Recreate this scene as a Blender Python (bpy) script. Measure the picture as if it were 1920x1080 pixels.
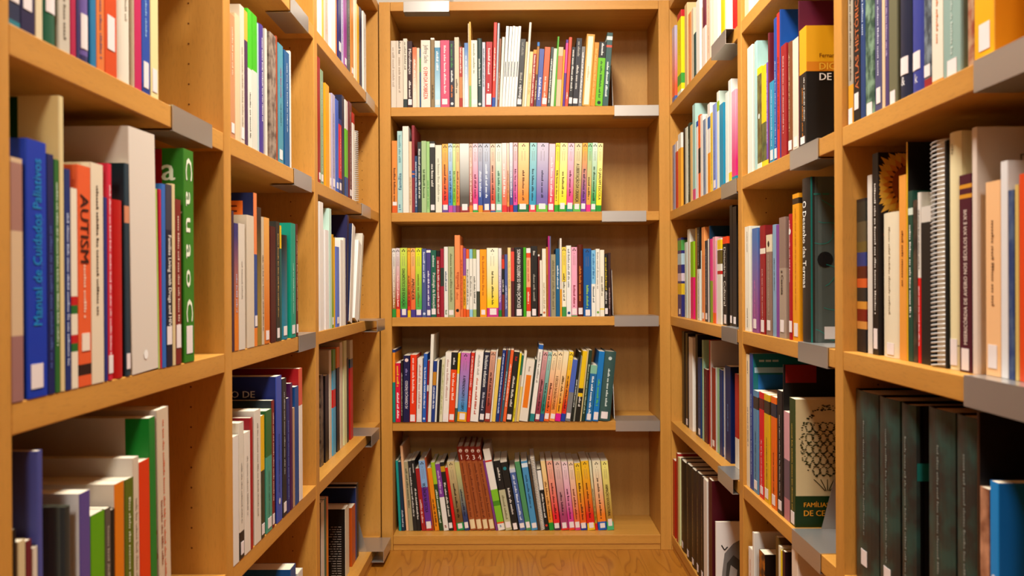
import bpy, bmesh, math, random, colorsys
from mathutils import Matrix, Vector

scene = bpy.context.scene
col = scene.collection
for o in list(bpy.data.objects):
    bpy.data.objects.remove(o)
random.seed(7)

# ------------------------------------------------------------------ camera
CAM_Z = 0.887
FOCAL_PX = 1646.75
YAW, PITCH, ROLL = 0.0076, 0.0034, 0.0052


def camera_axis(x, y, z):
    c, s = math.cos(PITCH), math.sin(PITCH)
    y, z = c * y + s * z, -s * y + c * z
    c, s = math.cos(YAW), math.sin(YAW)
    return Vector((c * x - s * y, s * x + c * y, z))


cr, sr = math.cos(ROLL), math.sin(ROLL)
right, up, fwd = camera_axis(cr, 0, -sr), camera_axis(sr, 0, cr), camera_axis(0, 1, 0)
cam_data = bpy.data.cameras.new('camera')
cam = bpy.data.objects.new('camera', cam_data)
col.objects.link(cam)
cam.matrix_world = Matrix(((right.x, up.x, -fwd.x, 0), (right.y, up.y, -fwd.y, 0), (right.z, up.z, -fwd.z, CAM_Z), (0, 0, 0, 1)))
cam_data.sensor_fit = 'HORIZONTAL'
cam_data.sensor_width = 36
cam_data.lens = FOCAL_PX * 36 / 1920
cam_data.clip_start = 0.02
cam_data.dof.use_dof = True
cam_data.dof.focus_distance = 2.15
cam_data.dof.aperture_fstop = 6.3
scene.camera = cam

# ------------------------------------------------------------------ world, light, exposure
world = bpy.data.worlds.new('world')
scene.world = world
world.use_nodes = True
world.node_tree.nodes['Background'].inputs[0].default_value = (1, 0.9, 0.75, 1)
world.node_tree.nodes['Background'].inputs[1].default_value = 0.05
CEIL = 2.47
LAMPS = [(0.02, 1.5), (0.02, -1.6), (0.02, -4.7)]       # centres of the ceiling luminaires above the aisle
LAMP_POWER = 52.0
LAMP_COLOR = (1.0, 0.95, 0.87)
vs = scene.view_settings
scene.display_settings.display_device = 'sRGB'
vs.view_transform = 'Standard'
vs.look = 'None'
vs.exposure = 0.42
vs.gamma = 1.0
vs.use_curve_mapping = False

# ------------------------------------------------------------------ the place, in metres
XL, XR = -0.4662, 0.5069           # front planes of the left and right runs of bookcases
YB = 2.933                         # front plane of the back bookcase
XBL, XBR = -0.4249, 0.4704         # inside faces of the back bookcase's sides
SHELF = [1.834, 1.4826, 1.1306, 0.7805, 0.4305, 0.0504]   # tops of the shelf boards
THICK = 0.030
UP = 0.034
DEPTH = 0.255


# ------------------------------------------------------------------ materials
def lin(c):
    return c / 12.92 if c <= 0.04045 else ((c + 0.055) / 1.055) ** 2.4


def rgb(h, g=1.0):
    return tuple(0.92 * lin(int(h[i:i + 2], 16) / 255) ** g for i in (0, 2, 4)) + (1,)


INK = 1.22      # printed covers are deeper and richer than the same tint on plain paint


MATS = {}


def nodes_of(name):
    m = bpy.data.materials.new(name)
    m.use_nodes = True
    nt = m.node_tree
    return m, nt, nt.nodes['Principled BSDF']


def plain(h, rough=0.42, metal=0.0, spec=0.3):
    k = ('p', h, rough, metal, spec)
    if k not in MATS:
        m, nt, b = nodes_of('print_' + h)
        b.inputs['Base Color'].default_value = rgb(h, INK)
        b.inputs['Roughness'].default_value = rough
        b.inputs['Metallic'].default_value = metal
        b.inputs['Specular IOR Level'].default_value = spec
        MATS[k] = m
    return MATS[k]


def gradient(top, bottom):
    k = ('g', top, bottom)
    if k not in MATS:
        m, nt, b = nodes_of('fade_%s_%s' % (top, bottom))
        tc = nt.nodes.new('ShaderNodeTexCoord')
        sp = nt.nodes.new('ShaderNodeSeparateXYZ')
        rp = nt.nodes.new('ShaderNodeValToRGB')
        rp.color_ramp.elements[0].position = 0.22
        rp.color_ramp.elements[0].color = rgb(bottom, INK)
        rp.color_ramp.elements[1].position = 0.9
        rp.color_ramp.elements[1].color = rgb(top, INK)
        nt.links.new(tc.outputs['Generated'], sp.inputs[0])
        nt.links.new(sp.outputs['Z'], rp.inputs[0])
        nt.links.new(rp.outputs[0], b.inputs['Base Color'])
        b.inputs['Roughness'].default_value = 0.4
        MATS[k] = m
    return MATS[k]


def mottled(a, c, scale=55):
    k = ('q', a, c)
    if k not in MATS:
        m, nt, b = nodes_of('mottled_%s_%s' % (a, c))
        tc = nt.nodes.new('ShaderNodeTexCoord')
        no = nt.nodes.new('ShaderNodeTexNoise')
        no.inputs['Scale'].default_value = scale
        no.inputs['Detail'].default_value = 6
        rp = nt.nodes.new('ShaderNodeValToRGB')
        rp.color_ramp.elements[0].position = 0.42
        rp.color_ramp.elements[0].color = rgb(a, INK)
        rp.color_ramp.elements[1].position = 0.62
        rp.color_ramp.elements[1].color = rgb(c, INK)
        nt.links.new(tc.outputs['Object'], no.inputs['Vector'])
        nt.links.new(no.outputs['Fac'], rp.inputs[0])
        nt.links.new(rp.outputs[0], b.inputs['Base Color'])
        b.inputs['Roughness'].default_value = 0.45
        MATS[k] = m
    return MATS[k]


def wood(axis, a='cb9240', c='bd8435', rough=0.42):
    """Pale beech veneer, grain running along the given world axis."""
    k = ('w', axis, a, c)
    if k in MATS:
        return MATS[k]
    m, nt, b = nodes_of('beech_' + axis)
    tc = nt.nodes.new('ShaderNodeTexCoord')
    mp = nt.nodes.new('ShaderNodeMapping')
    sc = [38, 38, 38]
    sc['xyz'.index(axis)] = 2.2
    mp.inputs['Scale'].default_value = sc
    nt.links.new(tc.outputs['Object'], mp.inputs[0])
    n1 = nt.nodes.new('ShaderNodeTexNoise')
    n1.inputs['Scale'].default_value = 1.0
    n1.inputs['Detail'].default_value = 5
    nt.links.new(mp.outputs[0], n1.inputs['Vector'])
    mp2 = nt.nodes.new('ShaderNodeMapping')
    sc2 = [420, 420, 420]
    sc2['xyz'.index(axis)] = 60
    mp2.inputs['Scale'].default_value = sc2
    nt.links.new(tc.outputs['Object'], mp2.inputs[0])
    n2 = nt.nodes.new('ShaderNodeTexNoise')
    n2.inputs['Scale'].default_value = 1.0
    n2.inputs['Detail'].default_value = 2
    nt.links.new(mp2.outputs[0], n2.inputs['Vector'])
    rp = nt.nodes.new('ShaderNodeValToRGB')
    rp.color_ramp.elements[0].position = 0.3
    rp.color_ramp.elements[0].color = rgb(c)
    rp.color_ramp.elements[1].position = 0.7
    rp.color_ramp.elements[1].color = rgb(a)
    nt.links.new(n1.outputs['Fac'], rp.inputs[0])
    fl = nt.nodes.new('ShaderNodeMapRange')
    fl.inputs['From Min'].default_value = 0.3
    fl.inputs['From Max'].default_value = 0.46
    fl.inputs['To Min'].default_value = 0.88
    fl.inputs['To Max'].default_value = 1.0
    nt.links.new(n2.outputs['Fac'], fl.inputs[0])
    mx = nt.nodes.new('ShaderNodeMix')
    mx.data_type = 'RGBA'
    mx.blend_type = 'MULTIPLY'
    mx.inputs[0].default_value = 1.0
    nt.links.new(rp.outputs[0], mx.inputs[6])
    nt.links.new(fl.outputs[0], mx.inputs[7])
    nt.links.new(mx.outputs[2], b.inputs['Base Color'])
    b.inputs['Roughness'].default_value = rough
    b.inputs['Specular IOR Level'].default_value = 0.35
    MATS[k] = m
    return m


def oak():
    if 'oak' in MATS:
        return MATS['oak']
    m, nt, b = nodes_of('oak_floor')
    tc = nt.nodes.new('ShaderNodeTexCoord')
    oi = nt.nodes.new('ShaderNodeObjectInfo')
    add = nt.nodes.new('ShaderNodeVectorMath')
    add.operation = 'ADD'
    vm = nt.nodes.new('ShaderNodeVectorMath')
    vm.operation = 'SCALE'
    vm.inputs[3].default_value = 7.0
    cmb = nt.nodes.new('ShaderNodeCombineXYZ')
    for k in range(3):
        nt.links.new(oi.outputs['Random'], cmb.inputs[k])
    nt.links.new(cmb.outputs[0], vm.inputs[0])
    nt.links.new(tc.outputs['Object'], add.inputs[0])
    nt.links.new(vm.outputs[0], add.inputs[1])
    mp = nt.nodes.new('ShaderNodeMapping')
    mp.inputs['Scale'].default_value = (8, 1.0, 1)
    nt.links.new(add.outputs[0], mp.inputs[0])
    no = nt.nodes.new('ShaderNodeTexNoise')
    no.inputs['Scale'].default_value = 1.3
    no.inputs['Detail'].default_value = 1.5
    nt.links.new(mp.outputs[0], no.inputs['Vector'])
    ml = nt.nodes.new('ShaderNodeMath')
    ml.operation = 'MULTIPLY'
    ml.inputs[1].default_value = 16
    nt.links.new(no.outputs['Fac'], ml.inputs[0])
    fr = nt.nodes.new('ShaderNodeMath')
    fr.operation = 'FRACT'
    nt.links.new(ml.outputs[0], fr.inputs[0])
    rp = nt.nodes.new('ShaderNodeValToRGB')
    e = rp.color_ramp.elements
    e[0].position = 0.0
    e[0].color = rgb('a1641b')
    e[1].position = 0.75
    e[1].color = rgb('ab6e22')
    x = e.new(0.95)
    x.color = rgb('8f5517')
    nt.links.new(fr.outputs[0], rp.inputs[0])
    nt.links.new(rp.outputs[0], b.inputs['Base Color'])
    b.inputs['Roughness'].default_value = 0.33
    MATS['oak'] = m
    return m


METAL = plain('cfcdc8', 0.3, 0.8, 0.5)
PAGES = plain('e6dcc6', 0.8, 0.0, 0.1)
STICK = plain('ece4e2', 0.5)


# ------------------------------------------------------------------ builders
def mesh_obj(name, verts, faces, mats, parent=None, idx=None, smooth=False):
    me = bpy.data.meshes.new(name)
    me.from_pydata(verts, [], faces)
    for m in (mats if isinstance(mats, list) else [mats]):
        me.materials.append(m)
    if idx:
        me.polygons.foreach_set('material_index', idx)
    if smooth:
        me.polygons.foreach_set('use_smooth', [True] * len(faces))
    o = bpy.data.objects.new(name, me)
    col.objects.link(o)
    if parent:
        o.parent = parent
    return o


def box_obj(name, lo, hi, mat, parent=None, bevel=0.0):
    lo = [min(a, c) for a, c in zip(lo, hi)] if False else list(lo)
    hi = list(hi)
    for k in range(3):
        if lo[k] > hi[k]:
            lo[k], hi[k] = hi[k], lo[k]
    bm = bmesh.new()
    bmesh.ops.create_cube(bm, size=1.0)
    for v in bm.verts:
        v.co = Vector([(lo[k] + hi[k]) / 2 + v.co[k] * (hi[k] - lo[k]) for k in range(3)])
    if bevel:
        bmesh.ops.bevel(bm, geom=bm.edges[:], offset=bevel, segments=2, affect='EDGES', profile=0.5)
    me = bpy.data.meshes.new(name)
    bm.to_mesh(me)
    bm.free()
    me.materials.append(mat)
    o = bpy.data.objects.new(name, me)
    col.objects.link(o)
    if parent:
        o.parent = parent
    return o


def thing(name, label, cat, loc=(0, 0, 0), group=None, kind=None):
    o = bpy.data.objects.new(name, None)
    o.empty_display_size = 0.05
    col.objects.link(o)
    o.location = loc
    if label:
        o['label'] = label
    if cat:
        o['category'] = cat
    if group:
        o['group'] = group
    if kind:
        o['kind'] = kind
    return o


def structure(o):
    o['kind'] = 'structure'
    return o


# ------------------------------------------------------------------ the setting
X0, X1, Y0, Y1 = -2.6, 2.7, -7.5, 3.26
WHITE = plain('f4f2ea', 0.9, 0, 0.1)
floor = structure(box_obj('floor', (X0, Y0, -0.08), (X1, Y1, -0.012), plain('9a672c', 0.5)))
wd, ln = 0.19, 1.22
n = 0
pl_mesh = None
cx = -0.06 - 14 * wd
while cx < X1:
    cy = Y0 - (n * 0.43) % ln
    while cy < Y1:
        a, c = max(cx, X0), min(cx + wd, X1)
        d, e = max(cy, Y0), min(cy + ln, Y1)
        if c - a > 0.02 and e - d > 0.02 and c > -0.85 and a < 0.85 and e > -1.2:
            p = box_obj('plank', (-(c - a) / 2 + 0.00005, -(e - d) / 2 + 0.00005, -0.012), ((c - a) / 2 - 0.00005, (e - d) / 2 - 0.00005, 0.0), oak(), floor, 0.0003)
            p.location = ((a + c) / 2, (d + e) / 2, 0)
        cy += ln
    cx += wd
    n += 1
structure(box_obj('wall_back', (X0 - 0.1, Y1, -0.08), (X1 + 0.1, Y1 + 0.1, CEIL), WHITE))
structure(box_obj('wall_left', (X0 - 0.1, Y0, -0.08), (X0, Y1, CEIL), WHITE))
structure(box_obj('wall_right', (X1, Y0, -0.08), (X1 + 0.1, Y1, CEIL), WHITE))
structure(box_obj('wall_front', (X0 - 0.1, Y0 - 0.1, -0.08), (X1 + 0.1, Y0, CEIL), WHITE))
structure(box_obj('ceiling', (X0 - 0.1, Y0 - 0.1, CEIL), (X1 + 0.1, Y1 + 0.1, CEIL + 0.1), WHITE))

# ceiling luminaires
dif, nt, b = nodes_of('diffuser')
b.inputs['Base Color'].default_value = (0.9, 0.9, 0.88, 1)
b.inputs['Emission Color'].default_value = LAMP_COLOR + (1,)
b.inputs['Emission Strength'].default_value = 4.0
for k, (lx, ly) in enumerate(LAMPS):
    t = thing('ceiling_light', 'white ceiling luminaire over the aisle, %s counting from the back bookcase' % ('first', 'second', 'third', 'fourth')[k], 'lamp', (lx, ly, CEIL - 0.07), 'ceiling luminaires over the aisle')
    box_obj('housing', (-0.14, -0.62, 0.012), (0.14, 0.62, 0.068), plain('e6e6e2', 0.5), t, 0.004)
    box_obj('diffuser', (-0.125, -0.6, 0.0), (0.125, 0.6, 0.0118), dif, t)
    ld = bpy.data.lights.new('lamp_glow', 'AREA')
    ld.shape = 'RECTANGLE'
    ld.size, ld.size_y = 0.24, 1.18
    ld.energy = LAMP_POWER
    ld.color = LAMP_COLOR
    lo = bpy.data.objects.new('lamp_glow', ld)
    col.objects.link(lo)
    lo.parent = t
    lo.location = (0, 0, -0.004)


# ------------------------------------------------------------------ bookcases
def holes(parent, to, s, face, v_list):
    """Rows of small bored peg holes in a side panel (tiny dark discs sunk in rings)."""
    V, F = [], []
    z = 0.12
    while z < 1.8:
        if min(abs(z - (q - THICK / 2)) for q in SHELF) > 0.03:
            for v in v_list:
                k = len(V)
                for j in range(8):
                    a = j * math.pi / 4
                    V.append(to(s + face * 0.0003, v + 0.0016 * math.cos(a), z + 0.0016 * math.sin(a)))
                F.append(list(range(k, k + 8)))
        z += 0.032
    o = mesh_obj('peg_holes', V, F, plain('7a4c1c', 0.9), parent)
    o['kind'] = 'stuff'


def to_left(s, v, z):
    return (XL - v, s, z)


def to_right(s, v, z):
    return (XR + v, s, z)


def to_back(s, v, z):
    return (s, YB + v, z)


def bookcase(label, to, s0, s1, axis, uprights, up0=True, up1=True):
    """Uprights outside s0..s1, shelves between, back panel and recessed plinth."""
    c = to((s0 + s1) / 2, 0, 0)
    t = thing('bookcase', label, 'bookcase', c)

    def part(name, lo, hi, mat, bev=0.0012):
        a, b_ = to(*lo), to(*hi)
        a = [a[k] - c[k] for k in range(3)]
        b_ = [b_[k] - c[k] for k in range(3)]
        return box_obj(name, a, b_, mat, t, bev)
    for (a, b_) in uprights:
        part('side_panel', (a, 0, 0.0), (b_, DEPTH + 0.012, SHELF[0]), wood('z'))
    for k, z in enumerate(SHELF):
        part('shelf', (s0 + 0.0005, 0.0006 if k else 0.0, z - THICK), (s1 - 0.0005, DEPTH, z), wood(axis))
    part('back_panel', (s0, DEPTH, 0.02), (s1, DEPTH + 0.008, SHELF[0]), wood('z', 'c7964d', 'b98842'))
    part('plinth', (s0 + 0.0005, 0.003, 0.0), (s1 - 0.0005, 0.03, SHELF[5] - THICK), wood(axis))
    loc = lambda s, v, z: tuple(q - w for q, w in zip(to(s, v, z), c))
    holes(t, loc, s0, 1, (0.055, 0.2))
    holes(t, loc, s1, -1, (0.055, 0.2))
    return t


bookcase('wide pale beech bookcase closing the end of the aisle', to_back, XBL, XBR, 'x', [(XBL - 0.0375, XBL), (XBR, XBR + 0.036)])
LU = [0.769, 1.3896, 2.0085, 2.9335]
LV = [0.762, 1.3790, 1.9960, 2.9335]
# the runs go on behind the viewpoint
for k in range(3):
    a = LU[0] - 0.617 * (k + 1)
    bookcase('empty beech bookcase on the left, %s bay behind the viewpoint' % ('first', 'second', 'third')[k], to_left, a + UP, a + 0.617, 'y', [(a, a + UP)])
    a = LV[0] - 0.617 * (k + 1)
    bookcase('empty beech bookcase on the right, %s bay behind the viewpoint' % ('first', 'second', 'third')[k], to_right, a + UP, a + 0.617, 'y', [(a, a + UP)])
for k, nm in enumerate(('nearest', 'middle', 'farthest')):
    u = [(LU[k], LU[k] + UP)] + ([(LU[3], LU[3] + UP)] if k == 2 else [])
    bookcase('%s beech bookcase along the left of the aisle' % nm, to_left, LU[k] + UP, LU[k + 1], 'y', u)
    u = [(LV[k], LV[k] + UP)] + ([(LV[3], LV[3] + UP)] if k == 2 else [])
    bookcase('%s beech bookcase along the right of the aisle' % nm, to_right, LV[k] + UP, LV[k + 1], 'y', u)


# ------------------------------------------------------------------ metal bookends clipped on the shelf edges
BOOKENDS = []


def bookend(label, to, s0, s1, sh, fin_at, out=0.0):
    """Folded sheet: plate on the shelf, front face, return below, and a fin standing against the books."""
    c = to((s0 + s1) / 2, 0, SHELF[sh])
    t = thing('bookend', label, 'bookend', c, 'grey metal bookends')
    g = 0.0013
    w0, w1 = s0, s1

    def sheet(name, poly, a, b_):
        # poly: closed outline in (v, z) relative to the shelf's front top edge, extruded from a to b_
        V = []
        for s in (a, b_):
            for v, z in poly:
                q = to(s, v, SHELF[sh] + z)
                V.append(tuple(q[k] - c[k] for k in range(3)))
        m = len(poly)
        F = [list(range(m)), list(range(2 * m - 1, m - 1, -1))] + [[k, (k + 1) % m, m + (k + 1) % m, m + k] for k in range(m)]
        bm = bmesh.new()
        bv = [bm.verts.new(q) for q in V]
        for f in F:
            bm.faces.new([bv[k] for k in f])
        bmesh.ops.recalc_face_normals(bm, faces=bm.faces)
        me = bpy.data.meshes.new(name)
        bm.to_mesh(me)
        bm.free()
        me.materials.append(METAL)
        o = bpy.data.objects.new(name, me)
        col.objects.link(o)
        o.parent = t
        return o
    f = -0.0006 - out
    lip = 0.05 - out if sh < 5 else 0.001
    sheet('base_plate', [(f - g, 0.0004), (f - g, g + 0.0004), (0.115, g + 0.0004), (0.115, 0.0004)], w0, w1)
    sheet('front_face', [(f - g, 0.0003), (f, 0.0003), (f, -THICK - 0.0022), (f - g, -THICK - 0.0022)], w0, w1)
    sheet('return_lip', [(f - g, -THICK - 0.0023), (f - g, -THICK - 0.0023 - g), (lip, -THICK - 0.0023 - g), (lip, -THICK - 0.0023)], w0, w1)
    a, b_ = (fin_at, fin_at + g)
    BOOKENDS.append((to, sh, w0, w1))
    sheet('fin', [(0.052 - out, 0.0018), (0.092 - out, 0.155), (0.098 - out, 0.160), (0.2 - out, 0.160), (0.2 - out, 0.0018)], a, b_)
    return t


NTH = ['first', 'second', 'third', 'fourth', 'fifth', 'sixth', 'seventh', 'eighth', 'ninth', 'tenth', 'eleventh', 'twelfth', 'thirteenth', 'fourteenth', 'fifteenth', 'sixteenth', 'seventeenth', 'eighteenth', 'nineteenth']
TENS = {2: 'twenty', 3: 'thirty', 4: 'forty', 5: 'fifty'}
TIETH = {20: 'twentieth', 30: 'thirtieth', 40: 'fortieth', 50: 'fiftieth'}


def nth(k):
    if k < 20:
        return NTH[k - 1]
    return TIETH[k] if k % 10 == 0 else TENS[k // 10] + '-' + NTH[k % 10 - 1]


BE = 0.1515
for sh, s, lb in ((0, -0.3795, 'on the top board of the back bookcase'), (1, 0.3222, 'at the right of the back bookcase, highest book shelf'),
                  (2, 0.2790, 'set in from the right side, second book shelf of back bookcase'), (3, 0.3190, 'at the right of the back bookcase, third book shelf'),
                  (4, 0.3215, 'at the right of the back bookcase, fourth book shelf')):
    bookend('grey metal bookend ' + lb, to_back, s, s + BE - (0.004 if sh else 0), sh, s + 0.0005 if sh else s + BE - 0.002)
for sh, s, out, lb in ((2, 1.180, 0.0, 'upper shelf in view, nearest left bookcase'), (1, 1.800, 0.0, 'top shelf of middle left bookcase'), (2, 1.822, 0.0, 'second shelf of middle left bookcase'),
                       (3, 1.852, 0.0, 'third shelf of middle left bookcase'), (1, 2.700, 0.0, 'top shelf of farthest left bookcase'), (2, 2.610, 0.0, 'second shelf of farthest left bookcase'),
                       (3, 2.655, 0.036, 'third shelf of farthest left bookcase, pulled out'), (4, 2.66, 0.016, 'fourth shelf of farthest left bookcase'), (5, 2.755, 0.036, 'bottom shelf of farthest left bookcase, pulled out')):
    bookend('grey metal bookend on ' + lb, to_left, s, s + BE, sh, 2.7225 if (sh, s) == (1, 2.7) else s + 0.0005, out)
for sh, s, out, fin, lb in ((1, 2.062, 0.018, 2.066, 'top shelf of farthest right bookcase, pulled out'), (2, 2.040, 0.0, 2.062, 'second shelf of farthest right bookcase'), (3, 2.042, 0.0, 2.120, 'third shelf of farthest right bookcase'),
                       (4, 2.045, 0.010, 2.146, 'fourth shelf of farthest right bookcase'), (2, 1.485, 0.0, 1.558, 'second shelf of middle right bookcase'), (3, 1.442, 0.0, 1.548, 'third shelf of middle right bookcase'),
                       (4, 1.482, 0.0, 1.630, 'fourth shelf of middle right bookcase'), (2, 0.826, 0.0, 0.948, 'upper shelf in view, nearest right bookcase'), (3, 0.850, 0.0, 0.910, 'middle shelf in view, nearest right bookcase')):
    bookend('grey metal bookend on ' + lb, to_right, s, s + BE, sh, fin, out)

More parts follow.
